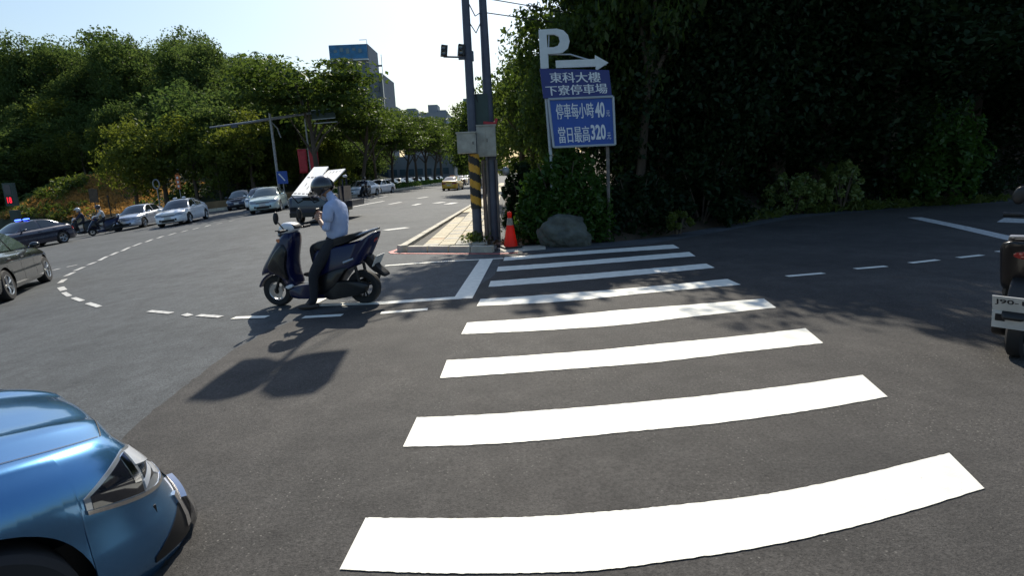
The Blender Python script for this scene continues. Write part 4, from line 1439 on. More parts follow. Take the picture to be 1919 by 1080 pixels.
def make_scooter(label, paintm=None, trim=None, plate_text=None):
    paintm = paintm or M['sc_blue']; trim = trim or M['sc_white']
    o = thing('scooter', label, 'scooter')
    def part(nm, poly, y0, y1, mat, inset=.03, rnd=2, parent=o):
        return MB().prism(SX(poly, rnd), y0, y1, inset=inset).build(nm, mat, parent, angle=50)
    # wheels
    for x, r in ((.646, .223), (-.66, .235)):
        w = MB(); w.lathe([(0, -.05), (.045, -.05), (.045, .05), (0, .05)], 16, 'y'); w.tube([(0, -.09, 0), (0, .09, 0)], .014)
        w = w.build('wheel', M['black'], o); w.location = (x, 0, r)
        t = MB(); t.lathe([(r * .60, -.045), (r * .86, -.056), (r * .97, -.04), (r, 0), (r * .97, .04), (r * .86, .056), (r * .60, .045)], 36, 'y', closed=True)
        t.build('tyre', M['rubber'], w)
        q = MB(); q.lathe([(r * .62, -.04), (r * .55, -.03), (r * .55, .03), (r * .62, .04)], 32, 'y', closed=True)
        for k in range(3):
            a = 2 * PI * k / 3 + .5
            for da in (-.22, .22):
                q.tube([(math.cos(a + da * .4) * .04, 0, math.sin(a + da * .4) * .04), (math.cos(a + da) * r * .57, 0, math.sin(a + da) * r * .57)], .013, 6)
        q.build('rim', M['sc_silver'] if x > 0 else M['black'], w)
        if x > 0:
            d = MB(); d.lathe([(r * .2, .060), (r * .45, .060), (r * .45, .066), (r * .2, .066)], 24, 'y', closed=True); d.build('brake_disc', M['alloy'], w)
    # front fork and mudguard
    f = MB()
    for s in (-1, 1): f.tube([(.646, s * .075, .223), (.50, s * .075, .62)], .02, 8)
    f.build('fork', M['black'], o)
    V = [(.646 + math.cos(a) * rr, .223 + math.sin(a) * rr) for a, rr in [(R(t), .250) for t in range(15, 166, 15)] + [(R(t), .278) for t in range(165, 14, -15)]]
    MB().prism(V, -.075, .075, inset=.012).build('front_mudguard', paintm, o)
    part('leg_shield', [(493, 514), (498, 498), (518, 468), (533, 446), (546, 434), (562, 437), (563, 452), (557, 486), (560, 515), (568, 534), (550, 541), (540, 522), (520, 511), (503, 508)], -.15, .15, paintm, .10)
    part('side_fairing', [(508, 500), (526, 470), (545, 452), (554, 470), (549, 500), (556, 525), (540, 515)], -.185, .185, M['sc_black'], .05)
    part('handlebar_cover', [(532, 440), (531, 428), (541, 419), (560, 422), (566, 432), (556, 440)], -.11, .11, trim, .05)
    part('instrument_panel', [(546, 420), (561, 423), (568, 431), (560, 433), (548, 426)], -.085, .085, M['black'], .02)
    hl = MB(); hl.ball((.555, 0, 1.015), (.035, .085, .05), 14, 8, rot=(0, -.5, 0)); hl.build('headlight', M['lens'], o)
    for s in (-1, 1):
        b = MB(); b.ball((.525, s * .12, .93), (.05, .035, .028), 10, 6, rot=(0, -.6, 0)); b.build('indicator', M['orange_lens'], o)
    b = MB(); b.tube([(.36, -.33, 1.075), (.40, -.12, 1.07), (.40, .12, 1.07), (.36, .33, 1.075)], .013, 8); b.build('handlebar', M['black'], o)
    for s in (-1, 1):
        g = MB(); g.tube([(.372, s * .24, 1.075), (.352, s * .37, 1.078)], .021, 10); g.tube([(.41, s * .22, 1.08), (.415, s * .36, 1.09)], .007, 6); g.build('grip', M['black'], o)
        m = MB(); m.tube([(.40, s * .19, 1.09), (.44, s * .25, 1.19)], .008, 6)
        m.ball((.45, s * .28, 1.25), (.022, .055, .085), 12, 8, rot=(.15 * s, .1, 0)); m.build('mirror', M['black'], o)
    # deck
    part('footboard', [(550, 540), (566, 533), (606, 529), (642, 526), (645, 548), (632, 557), (558, 557)], -.16, .16, paintm, .03)
    part('deck_mat', [(560, 533), (606, 528), (636, 522), (636, 526), (606, 532), (562, 537)], -.13, .13, M['sc_silver'], 0, 0)
    part('deck_trim', [(545, 533), (558, 528), (563, 533), (552, 538)], .12, .165, trim, .01, 1)
    # rear
    part('rear_cowl', [(600, 470), (640, 466), (690, 458), (714, 444), (717, 448), (708, 470), (694, 498), (664, 508), (645, 530), (624, 550), (603, 546), (597, 518)], -.155, .155, paintm, .07)
    part('lower_cover', [(602, 520), (640, 505), (672, 500), (660, 515), (645, 535), (622, 552), (603, 548)], -.175, .175, M['sc_black'], .04)
    part('seat', [(597, 470), (603, 456), (626, 452), (652, 449), (668, 446), (694, 441), (700, 447), (664, 462), (612, 473)], -.135, .135, M['seat'], .07)
    for s in (-1, 1):
        g = MB(); g.tube([(-.50, s * .11, .91), (-.66, s * .12, .96), (-.84, s * .085, 1.01), (-.86, 0, 1.015)], [.02, .018, .016, .015], 8); g.build('grab_rail', M['sc_silver'] if s > 0 else M['black'], o)
        b = MB(); b.ball((-.70, s * .125, .87), (.06, .02, .028), 10, 6, rot=(0, .5, 0)); b.build('indicator', trim, o)
    b = MB(); b.ball((-.80, 0, .88), (.05, .10, .05), 14, 8, rot=(0, .6, 0)); b.build('tail_light', M['red_lens'], o)
    part('engine_case', [(618, 551), (636, 528), (668, 526), (706, 532), (703, 549), (668, 556), (632, 561)], .07, .17, M['black'], .03)
    part('muffler', [(640, 545), (700, 520), (712, 524), (708, 536), (650, 556)], -.20, -.11, M['black'], .04)
    b = MB(); b.tube([(-.44, .165, .60), (-.58, .15, .645)], [.022, .016], 8); b.build('side_trim', M['sc_silver'], o)
    b = MB(); b.tube([(-.66, .115, .24), (-.56, .13, .66)], .022, 8); b.tube([(-.66, -.115, .24), (-.56, -.13, .66)], .022, 8); b.build('shock_absorber', M['black'], o)
    part('rear_mudguard', [(686, 476), (708, 488), (717, 505), (737, 521), (731, 525), (708, 512), (692, 494)], -.07, .07, M['black'], .02)
    E_ = Matrix.Rotation(R(-24), 3, 'Y')
    b = MB(); b.box((-.865, 0, .595), (.008, .26, .15), E_); pl_ = b.build('licence_plate', M['plate'], o, smooth=False)
    b = MB(); b.tube([(-.02, .16, .24), (.06, .30, .07), (.05, .31, .05)], .012, 6); b.build('side_stand', M['black'], o)
    for ch in o.children:
        if ch.name.split('.')[0] == 'wheel': ch.location.x -= .029; continue
        for v in ch.data.vertices: v.co.x -= .13 * v.co.z
    return o

main_sc = make_scooter('dark blue scooter standing side-on in the middle of the junction under the seated rider')
A_, B_ = gp(520, 573), gp(690, 568)
sc_c = A_ * (.66 / 1.306) + B_ * (.646 / 1.306)
SC_RZ = math.atan2(A_.y - B_.y, A_.x - B_.x)
place(main_sc, sc_c, SC_RZ, True)

def scooter_copy(label, loc, rz, paintm, trim=None):
    c = copy_tree(main_sc)
    tag(c, label, 'scooter')
    mp = {M['sc_blue']: paintm}
    if trim: mp[M['sc_white']] = trim
    repaint(c, mp)
    for ch in c.children: 
        pass
    place(c, loc, rz, True)
    return c

# ------------------------------------------------------------------ people
def skin_mesh(joints, bones, root, levels=2):
    """grows one continuous surface from a skeleton: joints name -> (position, radius)"""
    names = list(joints)
    me = bpy.data.meshes.new('body')
    me.from_pydata([joints[n][0] for n in names], [(names.index(a), names.index(b)) for a, b in bones], [])
    o = link('tmp', me)
    sk = o.modifiers.new('skin', 'SKIN'); sk.use_smooth_shade = True; sk.branch_smoothing = .4
    lay = me.skin_vertices[0].data
    for i, n in enumerate(names):
        r = joints[n][1]
        lay[i].radius = r if isinstance(r, tuple) else (r, r)
        lay[i].use_root = (n == root)
    sb = o.modifiers.new('sub', 'SUBSURF'); sb.levels = levels; sb.render_levels = levels
    dg = bpy.context.evaluated_depsgraph_get()
    ev = o.evaluated_get(dg)
    m2 = bpy.data.meshes.new_from_object(ev)
    V = [tuple(v.co) for v in m2.vertices]; F = [tuple(p.vertices) for p in m2.polygons]
    bpy.data.objects.remove(o); bpy.data.meshes.remove(me); bpy.data.meshes.remove(m2)
    return V, F

def seg_d(p, a, b):
    ab = b - a
    t = max(0, min(1, (p - a).dot(ab) / max(ab.length_squared, 1e-9)))
    return (p - a - ab * t).length

def hand(b, wrist, tip, palm_n, mi=0, curl=.9):
    """palm with four unequal bent fingers and a thumb leaving its side"""
    d = (tip - wrist).normalized(); n = palm_n.normalized(); n = (n - d * n.dot(d)).normalized(); s = d.cross(n)
    b.ball(wrist + d * .05, (.045, .045, .045), 10, 7, mi)
    b.tube([wrist - d * .01, wrist + d * .045, wrist + d * .085], [.028, .040, .036], 10, mi)
    for k, (off, L) in enumerate(((-.03, .065), (-.010, .078), (.010, .074), (.03, .056))):
        p0 = wrist + d * .075 + s * off
        p1 = p0 + d * L * .45 + n * L * .12
        p2 = p1 + (d * math.cos(curl) + n * math.sin(curl)) * L * .4
        p3 = p2 + (d * math.cos(curl * 1.9) + n * math.sin(curl * 1.9)) * L * .35
        b.tube([p0, p1, p2, p3], [.0095, .009, .008, .006], 7, mi)
    p0 = wrist + d * .03 - s * .03
    b.tube([p0, p0 - s * .03 + d * .02 + n * .02, p0 - s * .028 + d * .045 + n * .042], [.012, .0105, .007], 7, mi)

def person(label, J, mats, helmet, group=None, mask=True, visor=None, sleeves='short', look=(1, 0, 0), phone=False):
    """J: joint positions in metres in the scooter's own frame (x ahead, y left, z up)"""
    o = thing('person', label, 'person', group=group)
    V3 = {k: Vector(v) for k, v in J.items()}
    j = {}
    def put_(n, r): j[n] = (tuple(V3[n]), r)
    put_('pelvis', (.125, .115)); put_('waist', (.120, .105)); put_('chest', (.150, .115)); put_('neckbase', (.075, .07)); put_('neck', (.058, .058)); put_('head', (.078, .088)); put_('crown', (.075, .085))
    bones = [('pelvis', 'waist'), ('waist', 'chest'), ('chest', 'neckbase'), ('neckbase', 'neck'), ('neck', 'head'), ('head', 'crown')]
    for s in 'LR':
        put_('sh' + s, .062); put_('el' + s, .043); put_('wr' + s, .030)
        put_('hip' + s, .098); put_('kn' + s, .074); put_('an' + s, .052); put_('to' + s, .036)
        bones += [('chest', 'sh' + s), ('sh' + s, 'el' + s), ('el' + s, 'wr' + s), ('pelvis', 'hip' + s), ('hip' + s, 'kn' + s), ('kn' + s, 'an' + s), ('an' + s, 'to' + s)]
    V, F = skin_mesh(j, bones, 'pelvis')
    regions = [('pelvis', 'waist', 1), ('waist', 'chest', 2), ('chest', 'neckbase', 2), ('neck', 'head', 0), ('head', 'crown', 0)]
    for s in 'LR':
        regions += [('chest', 'sh' + s, 2), ('sh' + s, 'el' + s, 2), ('el' + s, 'wr' + s, 0 if sleeves == 'short' else 2), ('pelvis', 'hip' + s, 1), ('hip' + s, 'kn' + s, 1), ('kn' + s, 'an' + s, 1), ('an' + s, 'to' + s, 3)]
    b = MB()
    b.v, b.f = list(V), list(F)
    for f in F:
        c = sum((Vector(V[i]) for i in f), Vector()) / len(f)
        b.m.append(min(regions, key=lambda r_: seg_d(c, V3[r_[0]], V3[r_[1]]) - (.03 if r_[2] in (1, 2) else 0))[2])
    for s in 'LR':
        w, e = V3['wr' + s], V3['el' + s]
        d = (w - e).normalized()
        hand(b, w, w + d * .15, Vector((.3, 0, -1)) if not phone else Vector((-.3, (.8 if s == 'R' else -.8), .4)), 0)
        # shoe sole
        a, t = V3['an' + s], V3['to' + s]
        dd = Vector((t.x - a.x, t.y - a.y, 0)); dd = dd.normalized() if dd.length > .01 else Vector((1, 0, 0))
        c = (a + t) / 2; ang = math.atan2(dd.y, dd.x)
        b.ball((c.x + dd.x * .02, c.y + dd.y * .02, t.z - .002), (.155, .05, .042), 14, 8, 3, rot=(0, 0, ang))
    lk_ = Vector(look).normalized()
    sd = Vector((0, 0, 1)).cross(lk_).normalized(); upv = lk_.cross(sd)
    hc = (V3['head'] + V3['crown']) / 2
    # nose, brow, lips, ears, eyes on the head
    nz = hc + lk_ * .085 - upv * .03
    b.tube([nz + upv * .035, nz + lk_ * .022 - upv * .006, nz - upv * .014], [.010, .015, .009], 8, 0)
    b.ball(hc + lk_ * .078 - upv * .085, (.018, .026, .008), 10, 6, 0)
    for q in (-1, 1):
        b.ball(hc + sd * q * .085 - upv * .02, (.018, .010, .03), 8, 6, 0)
        b.ball(hc + lk_ * .083 + sd * q * .032 + upv * .005, (.010, .012, .008), 8, 6, 4)
    body = b.build('body', [mats['skin'], mats['trouser'], mats['top'], mats['shoe'], M['black']], o, angle=60)
    # shirt hanging loose over the torso and upper arms
    if sleeves == 'short':
        q = {}
        def pt(n, v, r): q[n] = (tuple(v), r)
        hem = V3['pelvis'] + (V3['waist'] - V3['pelvis']) * .08
        pt('hem', hem, (.188, .165)); pt('waist', V3['waist'], (.172, .155)); pt('chest', V3['chest'], (.178, .150)); pt('col', V3['neckbase'] + (V3['neck'] - V3['neckbase']) * .1, (.088, .085))
        bb = [('hem', 'waist'), ('waist', 'chest'), ('chest', 'col')]
        for s in 'LR':
            pt('sh' + s, V3['sh' + s], .082); pt('sl' + s, V3['sh' + s].lerp(V3['el' + s], .72), .073)
            bb += [('chest', 'sh' + s), ('sh' + s, 'sl' + s)]
        V_, F_ = skin_mesh(q, bb, 'chest')
        m = MB(); m.add(V_, F_); m.build('shirt', mats['top'], o, angle=60)
    # helmet shell with an open face, peak and strap
    E_ = Matrix((lk_, sd, upv)).transposed()
    Hm = MB()
    V_, F_ = [], []
    NA, NB = 28, 16
    for i in range(NB + 1):
        ph = PI * .72 * i / NB
        for k in range(NA):
            a = 2 * PI * k / NA
            rr = Vector((.142 * math.sin(ph) * math.cos(a), .122 * math.sin(ph) * math.sin(a), .132 * math.cos(ph)))
            V_.append(rr)
    for i in range(NB):
        for k in range(NA):
            a = 2 * PI * (k + .5) / NA; ph = PI * .72 * (i + .5) / NB
            if math.cos(a) > .55 and ph > PI * .44: continue
            F_.append((i * NA + k, (i + 1) * NA + k, (i + 1) * NA + (k + 1) % NA, i * NA + (k + 1) % NA))
    Hm.add([E_ @ (v) + hc + upv * .035 - lk_ * .012 for v in V_], F_)
    he = Hm.build('helmet', helmet, o)
    so = he.modifiers.new('shell', 'SOLIDIFY'); so.thickness = .018; so.offset = 1
    vb = MB(); VV, FF = [], []
    for i in range(2):
        for k in range(13):
            a = (k - 6) / 6 * 1.0
            e = .150 + .07 * i * math.cos(a)
            VV.append(E_ @ Vector((e * math.cos(a), e * .9 * math.sin(a), .062 - .02 * i)) + hc + upv * .03)
    FF = [(k, k + 1, 14 + k, 13 + k) for k in range(12)]
    vb.add(VV, FF); pk = vb.build('peak', visor or helmet, o)
    so = pk.modifiers.new('shell', 'SOLIDIFY'); so.thickness = .006
    if mask:
        mb = MB(); VV, FF = [], []
        for i in range(5):
            for k in range(11):
                a = (k - 5) / 5 * 1.15
                zz = -.035 - .085 * i / 4
                e = .103 - .012 * abs(i - 1.2) + .008 * (1 if abs(k - 5) < 2 else 0)
                VV.append(E_ @ Vector((e * math.cos(a), e * .86 * math.sin(a), zz)) + hc)
        FF = [(i * 11 + k, i * 11 + k + 1, i * 11 + 12 + k, i * 11 + 11 + k) for i in range(4) for k in range(10)]
        mb.add(VV, FF); mk = mb.build('face_mask', M['mask'], o)
        so = mk.modifiers.new('cloth', 'SOLIDIFY'); so.thickness = .004
    return o

SHEAR = .13
def P2(px, py, y=0.0): return ((604 - px) / 130 - SHEAR * (572 - py) / 130, y, (572 - py) / 130)
J = dict(pelvis=P2(636, 462), waist=P2(642, 438), chest=P2(640, 403), neckbase=P2(633, 383), neck=P2(626, 378), head=P2(620, 373), crown=P2(613, 364),
         shL=P2(638, 396, .185), shR=P2(636, 397, -.185), elL=P2(636, 436, .235), elR=P2(628, 434, -.21), wrL=P2(612, 418, .085), wrR=P2(609, 415, -.07),
         hipL=P2(630, 466, .10), hipR=P2(626, 466, -.10), knL=P2(608, 510, .235), knR=P2(582, 470, -.13), anL=P2(611, 558, .27), anR=P2(592, 512, -.12), toL=P2(594, 566, .29), toR=P2(574, 518, -.12))
rider = person('rider in pale blue short-sleeved shirt and black helmet bowed over a phone', J, dict(skin=M['skin'], trouser=M['trouser'], top=M['shirt'], shoe=M['shoe']), M['helmet'], look=(.80, .05, -.60), phone=True)
place(rider, sc_c, SC_RZ, True)
pb = MB(); pb.box((0, 0, 0), (.008, .075, .155), (0, -.55, 0)); pb.box((-.0045, 0, .0), (.003, .068, .14), (0, -.55, 0))
ph_ = tag(pb.build('phone', M['black'], None, smooth=False), 'dark mobile phone held upright in both hands of the seated rider', 'phone')
ph_.matrix_world = Matrix.Translation(sc_c) @ rider.rotation_euler.to_matrix().to_4x4() @ Matrix.Translation(Vector(P2(600, 408, .01)))

# riders on the far side of the junction
JR = dict(pelvis=(-.16, 0, .86), waist=(-.19, 0, 1.04), chest=(-.13, 0, 1.30), neckbase=(-.08, 0, 1.45), neck=(-.05, 0, 1.51), head=(-.02, 0, 1.57), crown=(0, 0, 1.66),
          shL=(-.10, .19, 1.38), shR=(-.10, -.19, 1.38), elL=(.10, .27, 1.16), elR=(.10, -.27, 1.16), wrL=(.30, .30, 1.10), wrR=(.30, -.30, 1.10),
          hipL=(-.08, .11, .83), hipR=(-.08, -.11, .83), knL=(.30, .15, .72), knR=(.30, -.15, .72), anL=(.24, .13, .40), anR=(.24, -.13, .40), toL=(.38, .13, .345), toR=(.38, -.13, .345))
far = [(at(160, 36.0), R(228), 'black scooter on the far side of the junction, left of the pair', 'rider in dark clothes and white helmet on the left far scooter', M['sc_black'], 'helmetw', 'jacket'),
       (at(198, 34.6), R(226), 'dark scooter on the far side of the junction, right of the pair', 'rider in navy top with pale back on the right far scooter', M['sc_blue'], 'helmet', 'jacketw'),
       (at(686, 50.5), R(258), 'dark scooter beside the white car at the start of the median', 'rider in dark clothes beside the white car at the median', M['sc_black'], 'helmet', 'jacket')]
fr = None
for loc, rz, l1, l2, pm, hm, tm in far:
    scooter_copy(l1, loc, rz, pm)
    if fr is None:
        fr = person(l2, JR, dict(skin=M['skin'], trouser=M['trouser'], top=M['jacket'], shoe=M['shoe']), M['helmetw'], sleeves='long', look=(1, 0, -.05)); pr = fr
    else:
        pr = copy_tree(fr); tag(pr, l2, 'person'); repaint(pr, {M['helmetw']: M[hm], M['jacket']: M[tm]})
    place(pr, loc, rz, True)

# ------------------------------------------------------------------ lettering
def text_mesh(txt, bold=0.0):
    cu = bpy.data.curves.new('txt', 'FONT')
    cu.body = txt; cu.offset = bold; cu.resolution_u = 3; cu.extrude = 0
    o = link('txt', cu)
    dg = bpy.context.evaluated_depsgraph_get()
    me = bpy.data.meshes.new_from_object(o.evaluated_get(dg))
    bpy.data.objects.remove(o); bpy.data.curves.remove(cu)
    n = len(me.vertices)
    c = np.empty(n * 3); me.vertices.foreach_get('co', c); c = c.reshape(-1, 3)
    lo, hi = c.min(0), c.max(0)
    F = [tuple(p.vertices) for p in me.polygons]
    bpy.data.meshes.remove(me)
    return [((x - lo[0]) / (hi[0] - lo[0]), (y - lo[1]) / (hi[1] - lo[1])) for x, y, _ in c], F

def lettering(txt, quad, mat, parent, bold=.01, depth=.006, name='lettering', heavy=0.0):
    """text stretched over a quad given as lower-left, lower-right, upper-left in world space"""
    ll, lr, ul = (Vector(q) for q in quad)
    uv, F = text_mesh(txt, bold)
    nrm = (lr - ll).cross(ul - ll).normalized()
    b = MB()
    for q, sh in enumerate((0.0, heavy, -heavy) if heavy else (0.0,)):
        b.add([ll + (lr - ll) * u + (ul - ll) * v + nrm * (depth + .0008 * q) + (lr - ll).normalized() * sh for u, v in uv], F)
    o = b.build(name, mat, None, smooth=False, fix=False)
    if parent is not None:
        o.parent = parent
        o.matrix_parent_inverse = parent.matrix_world.inverted()
    return o

def wparent(o, root):
    """parent an object already in world coordinates"""
    bpy.context.view_layer.update()
    o.parent = root
    o.matrix_parent_inverse = root.matrix_world.inverted()
    return o

# the scooter whose tail shows at the right edge
rsc = scooter_copy('black scooter with a white licence plate cut off by the right picture edge', Vector((4.66, 4.74, 0)), R(38), M['sc_black'], M['sc_silver'])
bpy.context.view_layer.update()
for ch in list(rsc.children):
    if ch.name.startswith('licence_plate'):
        ch.location = (-.11, 0, -.10); bpy.context.view_layer.update()
        mw = ch.matrix_world
        c0 = Vector((-.865 - .13 * .595, 0, .595)); E_ = Matrix.Rotation(R(-24 - 7), 3, 'Y')
        def pt(y, z): return mw @ (c0 + E_ @ Vector((-.0045, y, z)))
        def pt2(y, z): return mw @ (c0 + E_ @ Vector((-.012 + .25 * (z + .07), y, z)))
        lettering('J90-18', (pt(.115, -.005), pt(-.115, -.005), pt(.115, .055)), M['ink'], ch, .012, .001)
        fl = MB(); fl.add([pt2(.13, -.07), pt2(-.13, -.07), pt2(-.13, -.21), pt2(.13, -.21)], [(0, 1, 2, 3)]); q = fl.build('mud_flap', M['plate'], None, smooth=False); wparent(q, rsc); q.modifiers.new('t', 'SOLIDIFY').thickness = .006
        b = MB(); b.add([pt2(.11, -.15), pt2(.05, -.15), pt2(.05, -.09), pt2(.11, -.09)], [(0, 1, 2, 3)]); b.v = [(v[0] + (mw.to_3x3() @ Vector((-.004, 0, 0))).x, v[1] + (mw.to_3x3() @ Vector((-.004, 0, 0))).y, v[2]) for v in b.v]; q2 = b.build('sticker', M['ink'], None, smooth=False); wparent(q2, q)

# ------------------------------------------------------------------ the parking sign
SD = 12.55
def sp(px, py, dy=0.0): 
    p = on_plane(px, py, SD); return Vector((p.x, SD + dy, p.z))
base = at(1082, SD + .1)
sg_ = thing('parking_sign', 'blue parking sign with big white P, arrow and prices on two posts', 'sign', (base.x, SD + .12, 0))
bpy.context.view_layer.update()
def slab(name, corners, t, mat, root=sg_):
    """thin board from front corners, thickness going back"""
    n = len(corners)
    V = [tuple(c) for c in corners] + [(c[0], c[1] + t, c[2]) for c in corners]
    F = [tuple(range(n)), tuple(range(2 * n - 1, n - 1, -1))] + [(k, k + n, (k + 1) % n + n, (k + 1) % n) for k in range(n)]
    b = MB(); b.add(V, F)
    return wparent(b.build(name, mat, None, smooth=False), root)
def qpt(C, u, v):
    """bilinear point in a quad TL TR BR BL"""
    a = C[0].lerp(C[1], u); b = C[3].lerp(C[2], u)
    return a.lerp(b, v)
def text_on(C, u0, v0, u1, v1, txt, mat, bold, parent, heavy=0.0):
    ll, lr, ul = qpt(C, u0, v1), qpt(C, u1, v1), qpt(C, u0, v0)
    return lettering(txt, (ll, lr, ul), mat, parent, bold, .007, heavy=heavy)
C1 = [sp(1012, 128), sp(1142, 131), sp(1147, 178), sp(1019, 184)]
b1 = slab('name_board', C1, .06, M['signblue'])
text_on(C1, .13, .13, .86, .48, '東科大樓', M['letter'], 0, b1, .006)
text_on(C1, .05, .58, .94, .92, '下寮停車場', M['letter'], 0, b1, .006)
C2 = [sp(1028, 186, -.01), sp(1149, 181, -.01), sp(1153, 271, -.01), sp(1038, 276, -.01)]
b2 = slab('price_board', C2, .07, M['signblue2'])
text_on(C2, .10, .10, .69, .42, '停車每小時', M['letter'], 0, b2, .004)
text_on(C2, .71, .10, .86, .42, '40', M['letter'], .03, b2)
text_on(C2, .88, .28, .94, .40, '元', M['letter'], 0, b2)
text_on(C2, .10, .58, .60, .92, '當日最高', M['letter'], 0, b2, .004)
text_on(C2, .62, .56, .86, .88, '320', M['letter'], .03, b2)
text_on(C2, .88, .74, .94, .88, '元', M['letter'], 0, b2)
fr_ = MB()
for a, b in zip(C2, C2[1:] + C2[:1]): fr_.tube([Vector(a) + Vector((0, -.012, 0)), Vector(b) + Vector((0, -.012, 0))], .026, 6)
wparent(fr_.build('frame', M['signback'], None), sg_)
# the letter P and the arrow, cut out of board
def pxpoly(pts, dy=0.0): return [sp(x, y, dy) for x, y in pts]
outer = [(1010, 55), (1044, 53), (1056, 56), (1065, 65), (1068, 77), (1065, 90), (1055, 98), (1042, 100), (1027, 101), (1029, 127), (1014, 129)]
inner = [(1025, 64), (1040, 64), (1048, 68), (1050, 77), (1046, 85), (1038, 88), (1026, 88)]
bm = bmesh.new()
vo = [bm.verts.new(sp(*p)) for p in outer]; vi = [bm.verts.new(sp(*p)) for p in inner]
ed = [bm.edges.new((l[k], l[(k + 1) % len(l)])) for l in (vo, vi) for k in range(len(l))]
bmesh.ops.triangle_fill(bm, edges=ed, use_beauty=True)
r_ = bmesh.ops.extrude_face_region(bm, geom=bm.faces[:])
for v in r_['geom']:
    if isinstance(v, bmesh.types.BMVert): v.co.y += .06
bmesh.ops.recalc_face_normals(bm, faces=bm.faces)
me = bpy.data.meshes.new('letter_p'); bm.to_mesh(me); bm.free(); me.materials.append(M['signwhite'])
wparent(link('letter_p', me), sg_)
slab('arrow', pxpoly([(1042, 113), (1116, 110), (1116, 103), (1141, 117), (1118, 132), (1117, 124), (1043, 127)]), .06, M['signwhite'])
po = MB()
pa, pb_ = sp(1021, 130, .10), sp(1034, 300, .10)
po.tube([pa, pb_, (pb_.x + .02, SD + .1, -.1)], .038, 8); wparent(po.build('post', M['signback'], None), sg_)
po = MB()
pa, pb_ = sp(1135, 135, .10), sp(1141, 290, .10)
po.tube([pa, pb_, (pb_.x + .02, SD + .1, -.1)], .038, 8); wparent(po.build('post', M['pole_conc'], None), sg_)
po = MB(); po.tube([sp(1012, 100, .09), sp(1070, 100, .09), sp(1138, 120, .09)], .015, 6); po.tube([sp(1030, 60, .09), sp(1027, 130, .09)], .015, 6); wparent(po.build('brace', M['signback'], None), sg_)

# ------------------------------------------------------------------ poles, cabinets and cone at the corner
p1 = at(897, 13.2)
pole1 = thing('signal_pole', 'tall dark pole with yellow and black warning wrap and a small cabinet', 'pole', (p1.x, p1.y, 0))
b = MB(); b.tube([(0, 0, -.1), (0, 0, 2.3), (0, 0, 5.65)], [.115, .10, .085], 16); b.lathe([(0, 5.66), (.09, 5.65), (.09, 5.6)], 16); b.build('shaft', M['pole'], pole1)
b = MB(); b.lathe([(.17, -.02), (.17, .06), (.125, .09), (.125, .3)], 16); b.build('foot', M['pole_conc'], pole1)
V, F, mi = [], [], []
NZ, NK = 54, 24
z0, z1 = height_for(p1, 391), height_for(p1, 289)
for i in range(NZ + 1):
    for k in range(NK):
        a = 2 * PI * k / NK
        V.append((.128 * math.cos(a), .128 * math.sin(a), z0 + (z1 - z0) * i / NZ))
w = MB()
for i in range(NZ):
    for k in range(NK):
        F.append((i * NK + k, i * NK + (k + 1) % NK, (i + 1) * NK + (k + 1) % NK, (i + 1) * NK + k))
        ph = ((z1 - z0) * i / NZ / .36 + k / NK * 1.0) % 1.0
        mi.append(0 if ph < .5 else 1)
w.v, w.f, w.m = V, F, mi
w.build('warning_wrap', [M['yellow'], M['blackp']], pole1, fix=False)
zc = (height_for(p1, 252) + height_for(p1, 286)) / 2
b = MB(); b.box((-.13, -.16, zc), (.42, .26, .44)); b.box((-.13, -.16, zc + .235), (.46, .30, .03)); cb = b.build('cabinet', M['box'], pole1, smooth=False)
b = MB(); b.box((-.13, -.296, zc), (.36, .012, .37)); b.build('door', M['box'], cb, smooth=False)
b = MB(); b.box((.02, -.306, zc), (.02, .012, .06)); b.build('lock', M['black'], cb, smooth=False)
zs = height_for(p1, 107)
b = MB(); b.tube([(-.05, 0, zs), (-.55, -.02, zs + .03)], .02, 8); b.box((-.12, 0, zs - .01), (.20, .06, .07)); b.box((.07, 0, zs + .02), (.10, .12, .2)); b.build('bracket_arm', M['pole'], pole1)
for xx in (-.53, -.15):
    b = MB(); b.box((xx, -.02, zs + .15), (.14, .16, .23), (.0, .12, .2)); lh = b.build('lamp_head', M['black'], pole1, smooth=False)
    for dz in (-.055, .055):
        c = MB(); c.lathe([(0, -.005), (.035, -.012), (.042, 0), (.048, -.05), (.044, -.05)], 14, 'y', c=(xx, -.105, zs + .15 + dz)); c.build('lens', M['lens_dark'], lh)
# added arm and leaf-shaped panels, unseen overhead, outlined to cast the butterfly shadow
ZP = 6.25
def up_sun(px, py):
    g = gp(px, py)
    return g + SUN_DIR * ((ZP - g.z) / SUN_DIR.z) - Vector((p1.x, p1.y, 0))
s0, s1 = up_sun(576, 634), up_sun(531, 677)
b = MB(); b.tube([(0, 0, 5.6), (s0.x * .4, s0.y * .4 + .2, 5.95), (s0.x * .95, s0.y + .1, ZP + .03), s0 + Vector((0, 0, .02))], .016, 8); b.tube([s0 + Vector((0, 0, .02)), s1 + Vector((0, -.25, .02))], .034, 8); b.build('added_shadow_arm', M['pole'], pole1)
for poly in ([(352, 750), (398, 714), (455, 675), (500, 671), (528, 678), (505, 712), (482, 730), (440, 745), (405, 752)], [(532, 680), (560, 668), (590, 662), (655, 656), (640, 682), (622, 714), (590, 737), (550, 742), (512, 746), (488, 733), (507, 710)]):
    P = [up_sun(*q) for q in poly]
    n = len(P)
    b = MB(); b.add(P + [q + Vector((0, 0, .03)) for q in P], [tuple(range(n)), tuple(range(2 * n - 1, n - 1, -1))] + [(k, (k + 1) % n, (k + 1) % n + n, k + n) for k in range(n)])
    b.build('added_shadow_panel', M['steel'], pole1, smooth=False)

